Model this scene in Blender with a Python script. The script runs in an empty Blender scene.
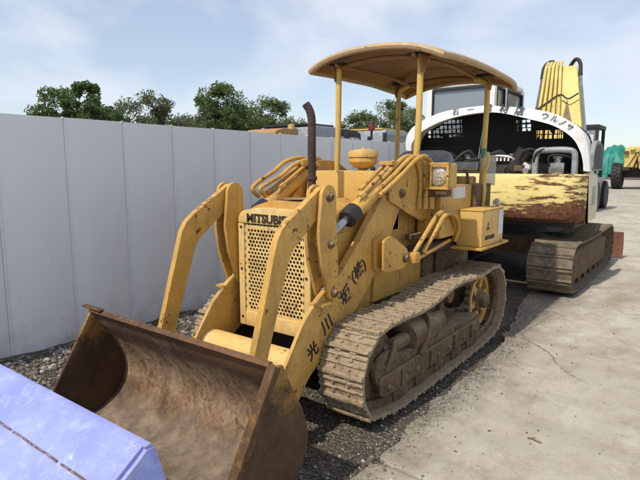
import bpy, bmesh, math, random
from mathutils import Vector, Matrix, noise
rnd = random.Random(7)
R = math.radians
S = bpy.context.scene
col = S.collection

# ------------------------------------------------------------------ camera, sky, sun, exposure
cam = bpy.data.cameras.new('camera'); co = bpy.data.objects.new('camera', cam); col.objects.link(co); S.camera = co
cam.sensor_width = 36; cam.lens = 29.25; cam.clip_start = .05; cam.clip_end = 2000
co.location = (0, 0, 1.6); co.rotation_euler = (R(90 - 8.1), 0, R(37))
SUN_EL = R(52)
sd = Vector((-.12, -.99, 0)).normalized() * math.cos(SUN_EL) + Vector((0, 0, math.sin(SUN_EL)))
w = bpy.data.worlds.new('World'); S.world = w; w.use_nodes = True
nt = w.node_tree; N = nt.nodes; L = nt.links; N.clear()
out = N.new('ShaderNodeOutputWorld'); bg = N.new('ShaderNodeBackground'); sky = N.new('ShaderNodeTexSky')
sky.sky_type = 'NISHITA'; sky.sun_disc = False; sky.sun_elevation = SUN_EL
sky.sun_rotation = math.atan2(sd.x, sd.y); sky.air_density = 1.0; sky.dust_density = .7; sky.ozone_density = 1.4
tc = N.new('ShaderNodeTexCoord'); mp = N.new('ShaderNodeMapping'); mp.inputs['Scale'].default_value = (1.0, 1.0, 2.1)
mp.inputs['Rotation'].default_value = (0, 0, R(18)); mp.inputs['Location'].default_value = (.35, .1, .2)
n1 = N.new('ShaderNodeTexNoise'); n1.inputs['Scale'].default_value = 2.9; n1.inputs['Detail'].default_value = 9; n1.inputs['Roughness'].default_value = .52; n1.inputs['Distortion'].default_value = .35
cr = N.new('ShaderNodeValToRGB'); cr.color_ramp.elements[0].position = .40; cr.color_ramp.elements[0].color = (.35, .35, .35, 1)
cr.color_ramp.elements[1].position = .66; cr.color_ramp.elements[1].color = (1, 1, 1, 1)
mx = N.new('ShaderNodeMix'); mx.data_type = 'RGBA'; mx.inputs['B'].default_value = (5.7, 6.05, 6.8, 1)
L.new(tc.outputs['Generated'], mp.inputs['Vector']); L.new(mp.outputs[0], n1.inputs['Vector']); L.new(n1.outputs['Fac'], cr.inputs[0])
L.new(sky.outputs[0], mx.inputs['A']); L.new(cr.outputs[0], mx.inputs['Factor']); L.new(mx.outputs['Result'], bg.inputs['Color'])
bg.inputs['Strength'].default_value = .125; L.new(bg.outputs[0], out.inputs['Surface'])
sl = bpy.data.lights.new('sun', 'SUN'); so = bpy.data.objects.new('sun', sl); col.objects.link(so)
sl.energy = 3.4; sl.angle = R(1.2); sl.color = (1.0, .92, .80); so.rotation_euler = sd.to_track_quat('Z', 'Y').to_euler(); so.location = (0, 0, 20)
vs = S.view_settings; vs.view_transform = 'Standard'; vs.look = 'None'; vs.exposure = 0.22; vs.gamma = 1; vs.use_curve_mapping = False

# ------------------------------------------------------------------ materials
class NB:
    def __init__(s, name):
        s.m = bpy.data.materials.new(name); s.m.use_nodes = True; s.t = s.m.node_tree; s.t.nodes.clear()
        s.o = s.t.nodes.new('ShaderNodeOutputMaterial'); s.p = s.t.nodes.new('ShaderNodeBsdfPrincipled'); s.t.links.new(s.p.outputs[0], s.o.inputs['Surface'])
        s.c = s.t.nodes.new('ShaderNodeTexCoord').outputs['Object']
    def link(s, a, b): s.t.links.new(a, b)
    def mapv(s, scale=(1, 1, 1), loc=(0, 0, 0), v=None):
        n = s.t.nodes.new('ShaderNodeMapping'); n.inputs['Scale'].default_value = scale; n.inputs['Location'].default_value = loc
        s.link(v or s.c, n.inputs['Vector']); return n.outputs[0]
    def noise(s, sc, det=5, rough=.6, v=None, dist=0):
        n = s.t.nodes.new('ShaderNodeTexNoise'); n.inputs['Scale'].default_value = sc; n.inputs['Detail'].default_value = det
        n.inputs['Roughness'].default_value = rough; n.inputs['Distortion'].default_value = dist
        s.link(v or s.c, n.inputs['Vector']); return n.outputs['Fac']
    def vor(s, sc, feat='F1', v=None, out='Distance'):
        n = s.t.nodes.new('ShaderNodeTexVoronoi'); n.feature = feat; n.inputs['Scale'].default_value = sc
        s.link(v or s.c, n.inputs['Vector']); return n.outputs[out]
    def ramp(s, f, *st):
        n = s.t.nodes.new('ShaderNodeValToRGB'); e = n.color_ramp.elements
        while len(e) < len(st): e.new(.5)
        for k, (p, c) in enumerate(st):
            e[k].position = p; e[k].color = (c, c, c, 1) if isinstance(c, (int, float)) else (*c, 1)
        s.link(f, n.inputs[0]); return n.outputs[0]
    def mix(s, f, a, b, mode='MIX'):
        n = s.t.nodes.new('ShaderNodeMix'); n.data_type = 'RGBA'; n.blend_type = mode
        for k, v in (('Factor', f), ('A', a), ('B', b)):
            if isinstance(v, (int, float)): n.inputs[k].default_value = v if k == 'Factor' else (v, v, v, 1)
            elif isinstance(v, tuple): n.inputs[k].default_value = (*v, 1)
            else: s.link(v, n.inputs[k])
        return n.outputs['Result']
    def math(s, op, a, b=0.0):
        n = s.t.nodes.new('ShaderNodeMath'); n.operation = op
        for k, v in enumerate((a, b)):
            if isinstance(v, (int, float)): n.inputs[k].default_value = v
            else: s.link(v, n.inputs[k])
        return n.outputs[0]
    def axis(s, k):
        n = s.t.nodes.new('ShaderNodeSeparateXYZ'); s.link(s.c, n.inputs[0]); return n.outputs[k]
    def edge(s, rad=.012):
        b = s.t.nodes.new('ShaderNodeBevel'); b.inputs['Radius'].default_value = rad; b.samples = 4
        g = s.t.nodes.new('ShaderNodeNewGeometry'); d = s.t.nodes.new('ShaderNodeVectorMath'); d.operation = 'DOT_PRODUCT'
        s.link(b.outputs[0], d.inputs[0]); s.link(g.outputs['Normal'], d.inputs[1])
        return s.math('SUBTRACT', 1.0, d.outputs['Value'])
    def bump(s, h, st=.3, d=.01):
        n = s.t.nodes.new('ShaderNodeBump'); n.inputs['Strength'].default_value = st; n.inputs['Distance'].default_value = d
        s.link(h, n.inputs['Height']); s.link(n.outputs[0], s.p.inputs['Normal'])
    def done(s, colr, rough=.6, metal=0.0, spec=.5):
        for k, v in (('Base Color', colr), ('Roughness', rough), ('Metallic', metal), ('Specular IOR Level', spec)):
            if isinstance(v, tuple): s.p.inputs[k].default_value = (*v, 1)
            elif isinstance(v, (int, float)): s.p.inputs[k].default_value = v
            else: s.link(v, s.p.inputs[k])
        return s.m

def paint(name, a, b, rust=(.13, .055, .022), chips=.64, dirt=(.26, .20, .12), dirt_amt=.5, scale=1.0, wear=True, rough=.5, seed=0):
    k = NB(name); k.c = k.mapv((scale,) * 3, (seed, seed * .7, seed * .3))
    base = k.mix(k.ramp(k.noise(1.7, 6, .6), (.35, 0.0), (.7, 1.0)), a, b)
    base = k.mix(k.ramp(k.noise(60, 3, .6), (.45, 0.0), (.8, .25)), base, dirt)
    dm = k.ramp(k.noise(5, 8, .72), (.44, 0.0), (.78, dirt_amt))
    c = k.mix(dm, base, dirt)
    st = k.ramp(k.noise(7, 5, .7, k.mapv((2.6, 2.6, .25))), (.52, 0.0), (.75, dirt_amt * .8))
    c = k.mix(st, c, dirt)
    c = k.mix(k.ramp(k.noise(2.9, 9, .76, k.mapv((1, 1, 1), (8, 3, 6)), .5), (.54, 0.0), (.74, dirt_amt * .6)), c, tuple(v * .7 for v in dirt))
    c = k.mix(k.ramp(k.noise(13, 9, .8, k.mapv((1, 1, 1), (2, 9, 4))), (.60, 0.0), (.68, dirt_amt * .5)), c, rust)
    chip = k.ramp(k.math('ADD', k.math('MULTIPLY', k.noise(19, 8, .75), .7), k.math('MULTIPLY', k.noise(2.3, 3), .3)), (chips - .04, 0.0), (chips, 1.0))
    if wear:
        e = k.ramp(k.math('MULTIPLY', k.edge(), k.noise(24, 5, .7)), (.03, 0.0), (.10, .85))
        c = k.mix(e, c, k.mix(k.ramp(k.noise(9), (.40, 0.0), (.58, 1.0)), tuple(min(1, v * 1.25) for v in b), rust))
    c = k.mix(chip, c, k.mix(k.noise(40), rust, tuple(v * .45 for v in rust)))
    k.bump(k.math('ADD', k.math('MULTIPLY', k.noise(9, 6, .6), .6), k.math('MULTIPLY', chip, -.25)), .22, .008)
    return k.done(c, k.ramp(k.math('ADD', dm, chip), (0, rough), (1, .85)), 0, .4)

def mud(name, a, b, c2, sc=1.0, rough=.92, st=.6, dust=None):
    k = NB(name); k.c = k.mapv((sc,) * 3)
    m = k.mix(k.ramp(k.noise(6, 8, .7), (.38, 0.0), (.62, 1.0)), a, b)
    m = k.mix(k.ramp(k.noise(28, 7, .75), (.50, 0.0), (.66, 1.0)), m, c2)
    e = k.ramp(k.edge(.01), (.05, 0.0), (.25, .6)); m = k.mix(e, m, b)
    if dust:
        g = k.t.nodes.new('ShaderNodeNewGeometry'); sp = k.t.nodes.new('ShaderNodeSeparateXYZ'); k.link(g.outputs['Normal'], sp.inputs[0])
        m = k.mix(k.math('MULTIPLY', k.ramp(sp.outputs[2], (.15, 0.0), (.75, 1.0)), k.ramp(k.noise(11, 7, .7), (.30, .2), (.55, .95))), m, dust)
        m = k.mix(k.ramp(k.noise(4.3, 8, .74, k.mapv((1, 1, 1), (5, 2, 1))), (.58, 0.0), (.70, .5)), m, tuple(v * .8 for v in dust))
        m = k.mix(k.ramp(k.noise(6.1, 8, .78, k.mapv((1, 1, 1), (1, 7, 3))), (.60, 0.0), (.64, .7)), m, (.34, .20, .06))
    k.bump(k.math('ADD', k.noise(22, 8, .75), k.math('MULTIPLY', k.vor(70), .4)), st, .015)
    return k.done(m, rough, 0, .25)

def simple(name, a, rough=.5, metal=0.0, var=.35, sc=12):
    k = NB(name)
    c = k.mix(k.ramp(k.noise(sc, 6, .7), (.35, 0.0), (.7, 1.0)), tuple(v * (1 - var) for v in a), tuple(min(1, v * (1 + var * .5)) for v in a))
    k.bump(k.noise(sc * 3, 5, .7), .12, .004)
    return k.done(c, rough, metal)

M = {}
M['yellow'] = paint('loader_yellow', (.57, .315, .056), (.60, .365, .092), chips=.605, dirt=(.25, .155, .07), dirt_amt=.75)
M['pale'] = paint('loader_pale_yellow', (.70, .47, .155), (.74, .56, .26), chips=.61, dirt=(.36, .25, .13), dirt_amt=.5, seed=3)
M['tank'] = paint('bright_yellow', (.60, .36, .085), (.64, .42, .13), chips=.63, dirt_amt=.3, seed=5)
M['canopy'] = paint('canopy_paint', (.22, .098, .022), (.28, .135, .035), chips=.60, dirt=(.30, .20, .11), dirt_amt=.5, seed=9)
M['rimtan'] = paint('canopy_rim', (.46, .31, .15), (.52, .38, .22), chips=.62, dirt=(.34, .26, .17), dirt_amt=.6, seed=8)
M['post'] = paint('post_yellow', (.64, .41, .08), (.68, .46, .12), chips=.63, dirt_amt=.4, seed=2)
M['shoe'] = mud('dried_mud', (.27, .205, .13), (.39, .315, .215), (.13, .09, .052))
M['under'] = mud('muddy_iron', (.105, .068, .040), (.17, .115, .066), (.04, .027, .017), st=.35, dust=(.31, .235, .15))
M['dark'] = simple('greasy_black', (.020, .018, .016), .6)
M['black'] = simple('matt_black', (.006, .006, .007), .8)
M['rubber'] = simple('black_rubber', (.018, .018, .018), .7)
M['steel'] = simple('bare_steel', (.45, .46, .48), .28, .9)
M['exhaust'] = mud('rusted_pipe', (.055, .036, .034), (.085, .056, .05), (.035, .022, .02), st=.25)
M['seat'] = simple('grey_vinyl', (.26, .275, .28), .6)
M['white'] = paint('white_paint', (.70, .70, .70), (.78, .78, .78), chips=.70, dirt=(.42, .40, .36), dirt_amt=.45, wear=False)
M['ink'] = simple('dark_lettering', (.035, .022, .012), .7)
M['ink2'] = simple('black_lettering', (.012, .013, .025), .6)
M['sticker'] = simple('white_sticker', (.62, .62, .60), .5, 0, .15)
M['glass'] = NB('dark_glass').done((.20, .23, .26), .08, 0, .7)
M['tarp'] = simple('green_tarp', (.01, .22, .17), .55, 0, .4, 3)
M['seam'] = paint('scuffed_seam', (.20, .22, .50), (.30, .30, .50), rust=(.20, .13, .09), chips=.50, dirt=(.30, .24, .22), dirt_amt=.9, scale=3, wear=False)
def acrylic():
    k = NB('scratched_acrylic'); t = k.t.nodes.new('ShaderNodeBsdfTransparent'); ms = k.t.nodes.new('ShaderNodeMixShader'); ms.inputs[0].default_value = .52
    k.link(t.outputs[0], ms.inputs[1]); k.link(k.p.outputs[0], ms.inputs[2]); k.link(ms.outputs[0], k.o.inputs['Surface']); return k.done(k.mix(k.noise(30, 6, .7), (.45, .46, .45), (.62, .62, .60)), .35, 0, .5)
M['acrylic'] = acrylic()
M['rag'] = simple('green_rag_cloth', (.10, .26, .20), .8, 0, .6, 9)
M['exyel'] = paint('pale_boom_yellow', (.64, .50, .12), (.70, .58, .22), chips=.66, dirt=(.34, .27, .13), dirt_amt=.5, seed=4)
M['cream'] = paint('cream_panel', (.62, .56, .34), (.68, .62, .42), chips=.70, dirt=(.40, .34, .2), dirt_amt=.35, wear=False, seed=6)
M['orange'] = paint('orange_paint', (.38, .19, .05), (.44, .25, .09), chips=.62, wear=False)
M['exshoe'] = mud('track_shoe_dark', (.11, .088, .06), (.20, .16, .11), (.27, .23, .16))
M['red'] = simple('red_paint', (.25, .035, .03), .6)
M['greyblue'] = simple('truck_grey', (.30, .33, .36), .4)
M['redrust'] = mud('red_brown_plate', (.17, .075, .05), (.23, .11, .07), (.12, .06, .04))

def lens_mat():
    k = NB('lamp_glass'); k.bump(k.vor(60), .5, .01); return k.done((.60, .55, .45), .16, .55, .8)
M['lens'] = lens_mat()

def wall_mat():
    k = NB('fence_white')
    c = k.mix(k.ramp(k.noise(1.1, 5, .6), (.35, 0.0), (.7, 1.0)), (.79, .815, .85), (.82, .84, .87))
    c = k.mix(k.ramp(k.noise(9, 6, .7, k.mapv((1, 4, .18))), (.55, 0.0), (.8, .22)), c, (.42, .42, .42))
    z = k.axis(2); c = k.mix(k.math('MULTIPLY', k.ramp(z, (.0, 1.0), (.45, 0.0)), k.ramp(k.noise(7, 7, .7), (.40, 0.0), (.65, .55))), c, (.34, .32, .29))
    c = k.mix(k.ramp(k.noise(33, 8, .8), (.70, 0.0), (.73, .5)), c, (.25, .23, .21))
    k.bump(k.math('ADD', k.noise(1.6, 3, .5, k.mapv((1, 2.2, .8))), k.math('MULTIPLY', k.noise(40, 4), .02)), .22, .05)
    return k.done(c, .42, 0, .4)
M['wall'] = wall_mat()

def bucket_mat():
    k = NB('rusty_bucket_steel'); y, z = k.axis(1), k.axis(2)
    streak = k.noise(11, 10, .78, k.mapv((1.25, .8, .8)), .9); blot = k.noise(2.7, 9, .7); fine = k.noise(42, 9, .82)
    c = k.mix(k.ramp(blot, (.38, 0.0), (.62, 1.0)), (.060, .030, .015), (.14, .068, .030))
    c = k.mix(k.ramp(fine, (.50, 0.0), (.68, .7)), c, (.27, .13, .045))
    band = k.ramp(k.math('ADD', z, k.math('MULTIPLY', k.math('SUBTRACT', blot, .5), .45)), (.10, .10), (.24, .95), (.48, 1.0), (.64, .12))
    worn = k.math('MULTIPLY', k.ramp(k.math('ADD', k.math('MULTIPLY', streak, .7), k.math('MULTIPLY', fine, .3)), (.40, 0.0), (.60, 1.0)), band)
    c = k.mix(k.math('MULTIPLY', worn, .85), c, k.mix(k.noise(14, 6, .7), (.36, .25, .15), (.52, .40, .27)))
    floor_mask = k.ramp(k.math('ADD', z, k.math('MULTIPLY', k.math('SUBTRACT', k.noise(3.3, 7, .66), .5), .35)), (.10, .85), (.20, 0.0))  # grey-brown tone mixed in towards the bucket floor
    c = k.mix(floor_mask, c, k.mix(k.ramp(k.noise(11, 8, .74), (.4, 0.0), (.65, 1.0)), (.15, .115, .085), (.30, .235, .17)))
    c = k.mix(k.ramp(k.noise(19, 8, .78), (.60, 0.0), (.68, .8)), c, (.04, .023, .014))
    k.bump(k.math('ADD', fine, k.math('MULTIPLY', k.noise(9, 7, .66), 1.1)), .6, .009)
    return k.done(c, .8, 0, .3)
def side_mat():
    k = NB('bucket_side_rust'); y, z = k.axis(1), k.axis(2); n = k.noise(4, 9, .74); f = k.noise(30, 9, .8)
    c = k.mix(k.ramp(n, (.36, 0.0), (.64, 1.0)), (.055, .032, .018), (.105, .060, .030))
    c = k.mix(k.ramp(f, (.55, 0.0), (.70, .6)), c, (.20, .10, .032))
    p = k.ramp(k.math('ADD', z, k.math('ADD', k.math('MULTIPLY', k.math('SUBTRACT', n, .5), .7), k.math('MULTIPLY', k.math('SUBTRACT', f, .5), .5))), (.50, 0.0), (.62, .9))
    c = k.mix(p, c, k.mix(k.ramp(f, (.4, 0.0), (.6, 1.0)), (.40, .22, .05), (.20, .10, .03)))
    k.bump(k.math('ADD', f, n), .45, .008); return k.done(c, .82, 0, .3)
M['bucket_side'] = side_mat()
M['bucket'] = bucket_mat()
M['bucket_out'] = mud('bucket_brown', (.062, .036, .019), (.10, .058, .030), (.20, .105, .032), .8, .85, .35)

def blue_mat():
    k = NB('faded_blue_paint')
    c = k.mix(k.ramp(k.noise(2.6, 7, .62), (.36, 0.0), (.66, 1.0)), (.22, .265, .62), (.32, .365, .71))
    c = k.mix(k.ramp(k.noise(13, 8, .72), (.50, 0.0), (.80, .55)), c, (.60, .62, .78))
    c = k.mix(k.ramp(k.noise(21, 9, .82, k.mapv((.5, 1.5, 1.5), (6, 1, 2))), (.585, 0.0), (.66, .5)), c, (.62, .64, .78))
    c = k.mix(k.ramp(k.noise(8, 8, .75, k.mapv((1, 1, 1), (3, 1, 2))), (.60, 0.0), (.66, .8)), c, (.30, .24, .24))
    c = k.mix(k.ramp(k.noise(7, 9, .8, k.mapv((1, 5, 5), (2, 2, 5))), (.60, 0.0), (.66, .6)), c, (.22, .16, .14))
    c = k.mix(k.ramp(k.edge(.015), (.05, 0.0), (.2, .8)), c, (.34, .25, .20))
    k.bump(k.noise(12, 6, .6), .25, .006); return k.done(c, .55, 0, .35)
M['blue'] = blue_mat()

def cw_mat():
    k = NB('rusted_counterweight'); x, z = k.axis(0), k.axis(2)
    base = k.mix(k.noise(2, 5), (.68, .54, .17), (.76, .64, .28))
    base = k.mix(k.ramp(k.noise(12, 7, .7), (.5, 0.0), (.75, .4)), base, (.42, .31, .13))
    sv = k.mapv((1.3, 1, 7.0), (.4, 0, .9)); s1 = k.noise(2.6, 10, .76, sv, .25)
    xh = k.math('ADD', k.math('MULTIPLY', x, .4), .5); zl = k.math('SUBTRACT', z, .7)
    right = k.ramp(xh, (.52, 0.0), (.95, .10)); low = k.math('MULTIPLY', k.ramp(zl, (.20, .20), (.48, 0.0)), k.ramp(xh, (.25, .4), (.60, 1.0)))
    r = k.ramp(k.math('ADD', s1, k.math('ADD', right, low)), (.585, 0.0), (.625, 1.0))
    rc = k.mix(k.ramp(k.noise(22, 8, .75), (.36, 0.0), (.66, 1.0)), (.055, .026, .018), (.25, .105, .045))
    c = k.mix(r, base, rc)
    film = k.math('MULTIPLY', k.math('MULTIPLY', k.ramp(k.math('ADD', zl, k.math('MULTIPLY', k.math('SUBTRACT', k.noise(3.5, 9, .72, k.mapv((1.2, 1, 3))), .5), .5)), (.25, 1.0), (.36, 0.0)), k.ramp(xh, (.25, .1), (.55, 1.0))), .9)
    c = k.mix(film, c, rc)
    wv = k.ramp(k.noise(3.3, 8, .7, k.mapv((1.6, 1, 5), (4.1, 0, 1.3))), (.66, 0.0), (.69, .8)); c = k.mix(wv, c, (.62, .60, .56))
    k.bump(k.math('ADD', k.math('MULTIPLY', r, -.5), k.noise(16, 6, .7)), .35, .01); return k.done(c, k.ramp(r, (0, .5), (1, .9)), 0, .35)
M['cw'] = cw_mat()

def gravel_mat():
    k = NB('dark_gravel')
    v = k.vor(64, out='Color'); sp = k.t.nodes.new('ShaderNodeSeparateColor'); k.link(v, sp.inputs[0])
    c = k.ramp(sp.outputs[0], (0, (.07, .060, .048)), (.7, (.15, .128, .10)), (1, (.29, .265, .225)))
    c = k.mix(k.ramp(k.noise(2.2, 7, .65), (.4, 0.0), (.62, .85)), c, (.105, .085, .062))
    c = k.mix(k.ramp(k.noise(5, 7, .7), (.58, 0.0), (.72, .5)), c, (.07, .085, .03))
    k.bump(k.math('ADD', k.math('MULTIPLY', k.vor(64), -1.0), k.noise(12, 7, .7)), .9, .03); return k.done(c, .95, 0, .2)
M['gravel'] = gravel_mat()

def stone_mat():
    k = NB('gravel_stone'); g = k.t.nodes.new('ShaderNodeNewGeometry')
    c = k.ramp(g.outputs['Random Per Island'], (0, (.07, .064, .055)), (.5, (.16, .145, .125)), (.85, (.25, .235, .21)), (1, (.46, .44, .40)))
    c = k.mix(k.ramp(k.noise(40, 5), (.45, 0.0), (.7, .5)), c, (.10, .085, .065)); return k.done(c, .9, 0, .25)
M['stone'] = stone_mat()

def concrete_mat():
    k = NB('yard_concrete')
    c = k.mix(k.ramp(k.noise(.7, 8, .62), (.34, 0.0), (.68, 1.0)), (.40, .365, .30), (.53, .49, .415))
    c = k.mix(k.ramp(k.noise(3.4, 9, .72), (.42, 0.0), (.70, .55)), c, (.33, .285, .215))
    c = k.mix(k.ramp(k.noise(1.6, 9, .72, k.mapv((1, .55, 1), (2.3, 5, 0))), (.53, 0.0), (.68, .8)), c, (.23, .185, .13))
    c = k.mix(k.ramp(k.noise(55, 6, .8), (.50, 0.0), (.74, .5)), c, (.24, .21, .165))
    c = k.mix(k.ramp(k.noise(80, 4, .8, k.mapv((1, 1, 1), (7, 3, 0))), (.60, 0.0), (.70, .5)), c, (.62, .58, .50))
    c = k.mix(k.ramp(k.noise(2.0, 8, .66, k.mapv((1.2, .3, 1), (1, 9, 0))), (.58, 0.0), (.72, .5)), c, (.60, .575, .52))
    ck = k.ramp(k.vor(.33, 'DISTANCE_TO_EDGE', k.mix(.22, k.c, k.noise(1.8, 8, .7))), (.0, 1.0), (.0035, 0.0))
    ck = k.math('MULTIPLY', ck, k.ramp(k.noise(.6, 3, .5, k.mapv((1, 1, 1), (4, 2, 0))), (.46, 0.0), (.56, 1.0)))
    c = k.mix(k.math('MULTIPLY', ck, .8), c, (.09, .075, .055))
    sx = k.math('ADD', k.axis(0), k.math('MULTIPLY', k.math('SUBTRACT', k.noise(2.6, 9, .72, k.mapv((1, 1, 1), (3, 8, 0))), .5), 1.1))
    c = k.mix(k.math('MULTIPLY', k.ramp(k.math('ADD', k.math('MULTIPLY', sx, .25), 1.0), (.650, .95), (.735, 0.0)), k.math('MULTIPLY', k.ramp(k.math('MULTIPLY', k.axis(1), .05), (.44, 1.0), (.55, 0.0)), k.ramp(k.noise(24, 8, .76), (.34, .35), (.56, 1.0)))), c, (.115, .095, .07))
    spot = k.ramp(k.vor(5.5, 'F1', k.mix(.06, k.c, k.noise(9, 5))), (.045, 1.0), (.075, 0.0)); c = k.mix(k.math('MULTIPLY', spot, k.ramp(k.noise(1.4, 4), (.5, 0.0), (.62, .6))), c, (.15, .125, .10))
    c = k.mix(k.ramp(k.noise(7, 10, .8, k.mapv((1, .6, 1), (9, 4, 0))), (.50, 0.0), (.68, .6)), c, (.26, .225, .17))
    c = k.mix(k.ramp(k.noise(.9, 10, .7, k.mapv((1, .8, 1), (3.7, 1.2, 0)), .6), (.50, 0.0), (.64, .8)), c, (.29, .24, .165))
    far = k.ramp(k.math('MULTIPLY', k.axis(1), .02), (.22, 0.0), (.5, 1.0))
    c = k.mix(k.math('MULTIPLY', k.math('MULTIPLY', far, k.ramp(k.noise(.35, 6, .6, k.mapv((1, .5, 1))), (.38, 0.0), (.62, 1.0))), .30), c, (.22, .20, .17))
    k.bump(k.math('ADD', k.math('ADD', k.noise(30, 8, .78), k.math('MULTIPLY', ck, -1.2)), k.math('MULTIPLY', k.noise(1.3, 6), 1.4)), .5, .012); return k.done(c, .88, 0, .3)
M['concrete'] = concrete_mat()

def leaf_mat(name, a, b):
    k = NB(name); g = k.t.nodes.new('ShaderNodeNewGeometry')
    c = k.mix(g.outputs['Random Per Island'], a, b); c = k.mix(k.ramp(k.noise(.8, 3), (.4, 0.0), (.7, .5)), c, tuple(v * .75 for v in a))
    k.p.inputs['Transmission Weight'].default_value = 0
    tr = k.t.nodes.new('ShaderNodeBsdfTranslucent'); ms = k.t.nodes.new('ShaderNodeMixShader'); ms.inputs[0].default_value = .4
    k.link(c, tr.inputs[0]); k.link(k.p.outputs[0], ms.inputs[1]); k.link(tr.outputs[0], ms.inputs[2]); k.link(ms.outputs[0], k.o.inputs['Surface'])
    return k.done(c, .6, 0, .3)
M['leaf1'] = leaf_mat('leaf_dark', (.095, .145, .05), (.175, .23, .095))
M['leaf2'] = leaf_mat('leaf_mid', (.11, .155, .055), (.195, .24, .10))
M['leaf3'] = leaf_mat('leaf_light', (.12, .155, .075), (.20, .22, .115))
M['bark'] = mud('bark', (.10, .085, .07), (.15, .13, .11), (.06, .05, .04))

# ------------------------------------------------------------------ mesh helpers (world coordinates; obj() subtracts the root's position)
ROOT = Vector((0, 0, 0))
def thing(name, loc, label, cat, group=None):
    global ROOT
    o = bpy.data.objects.new(name, None); col.objects.link(o); o.location = loc; o.empty_display_size = .2
    o['label'] = label; o['category'] = cat
    if group: o['group'] = group
    ROOT = Vector(loc); return o
def obj(name, bm, mat, parent=None, bev=0, ang=38, label=None, kind=None, seg=2):
    bmesh.ops.recalc_face_normals(bm, faces=bm.faces)
    if bev:
        es = [e for e in bm.edges if len(e.link_faces) == 2 and e.calc_face_angle(0) > R(30)]
        bmesh.ops.bevel(bm, geom=es, offset=bev, segments=seg, profile=.6, affect='EDGES', clamp_overlap=True)
    for f in bm.faces: f.smooth = True
    for e in bm.edges:
        if len(e.link_faces) == 2 and e.calc_face_angle(0) > R(ang): e.smooth = False
    me = bpy.data.meshes.new(name); bm.to_mesh(me); bm.free()
    me.transform(Matrix.Translation(-ROOT)); me.materials.append(M[mat] if isinstance(mat, str) else mat)
    o = bpy.data.objects.new(name, me); col.objects.link(o)
    if parent: o.parent = parent
    else: o.location = ROOT
    if label: o['label'] = label
    if kind: o['kind'] = kind
    return o
def B(): return bmesh.new()
def box(bm, x0, x1, y0, y1, z0, z1):
    v = [bm.verts.new(p) for p in ((x0, y0, z0), (x1, y0, z0), (x1, y1, z0), (x0, y1, z0), (x0, y0, z1), (x1, y0, z1), (x1, y1, z1), (x0, y1, z1))]
    for f in ((3, 2, 1, 0), (4, 5, 6, 7), (0, 1, 5, 4), (1, 2, 6, 5), (2, 3, 7, 6), (3, 0, 4, 7)): bm.faces.new([v[i] for i in f])
    return bm
def prism(bm, poly, a, b, ax='x'):
    f = {'x': lambda p, t: (t, p[0], p[1]), 'y': lambda p, t: (p[0], t, p[1]), 'z': lambda p, t: (p[0], p[1], t)}[ax]
    v0 = [bm.verts.new(f(p, a)) for p in poly]; v1 = [bm.verts.new(f(p, b)) for p in poly]; n = len(poly)
    bm.faces.new(v0); bm.faces.new(v1[::-1])
    for i in range(n): bm.faces.new((v0[i], v1[i], v1[(i + 1) % n], v0[(i + 1) % n]))
    return bm
def spline(pts, k=6):
    P = [Vector(p) for p in pts]; P = [P[0] * 2 - P[1]] + P + [P[-1] * 2 - P[-2]]; o = []
    for i in range(1, len(P) - 2):
        for j in range(k):
            t = j / k; a, b, c, d = P[i - 1:i + 3]
            o.append(.5 * ((2 * b) + (c - a) * t + (2 * a - 5 * b + 4 * c - d) * t * t + (3 * b - 3 * c + d - a) * t ** 3))
    o.append(P[-2]); return o
def tube(bm, pts, r, n=10):
    P = [Vector(p) for p in pts]; up = None; rings = []
    for i, p in enumerate(P):
        t = (P[min(i + 1, len(P) - 1)] - P[max(i - 1, 0)]).normalized()
        if up is None: up = t.orthogonal().normalized()
        up = (up - t * up.dot(t)).normalized(); s = t.cross(up); rr = r[i] if isinstance(r, (list, tuple)) else r
        rings.append([bm.verts.new(p + (up * math.cos(2 * math.pi * j / n) + s * math.sin(2 * math.pi * j / n)) * rr) for j in range(n)])
    for a, b in zip(rings, rings[1:]):
        for j in range(n): bm.faces.new((a[j], a[(j + 1) % n], b[(j + 1) % n], b[j]))
    bm.faces.new(rings[0][::-1]); bm.faces.new(rings[-1]); return bm
def cyl(bm, a, b, r, n=16, r2=None): return tube(bm, [a, b], [r, r if r2 is None else r2], n)
def lathe(bm, prof, c, ax='z', n=24):
    rings = []; c = Vector(c)
    for r, h in prof:
        ring = []
        for j in range(n):
            a = 2 * math.pi * j / n; u, v = max(r, 1e-4) * math.cos(a), max(r, 1e-4) * math.sin(a)
            ring.append(bm.verts.new(c + Vector((u, v, h) if ax == 'z' else ((h, u, v) if ax == 'x' else (u, h, v)))))
        rings.append(ring)
    for a, b in zip(rings, rings[1:]):
        for j in range(n): bm.faces.new((a[j], a[(j + 1) % n], b[(j + 1) % n], b[j]))
    bm.faces.new(rings[0][::-1]); bm.faces.new(rings[-1]); return bm
def arc(c, r, a0, a1, n=8): return [(c[0] + r * math.cos(R(a0 + (a1 - a0) * i / n)), c[1] + r * math.sin(R(a0 + (a1 - a0) * i / n))) for i in range(n + 1)]
def fill(poly, rad, n=5):
    """round the corners of a polygon"""
    o = []; m = len(poly)
    for i, p in enumerate(poly):
        a, p, b = Vector(poly[i - 1]), Vector(p), Vector(poly[(i + 1) % m]); r = rad[i] if isinstance(rad, (list, tuple)) else rad
        if r <= 0: o.append(tuple(p)); continue
        d = min(r, (a - p).length * .48, (b - p).length * .48); s, e = p + (a - p).normalized() * d, p + (b - p).normalized() * d
        for k in range(n + 1):
            t = k / n; q = s * (1 - t) ** 2 + p * 2 * t * (1 - t) + e * t * t; o.append((q.x, q.y))
    return o
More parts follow.
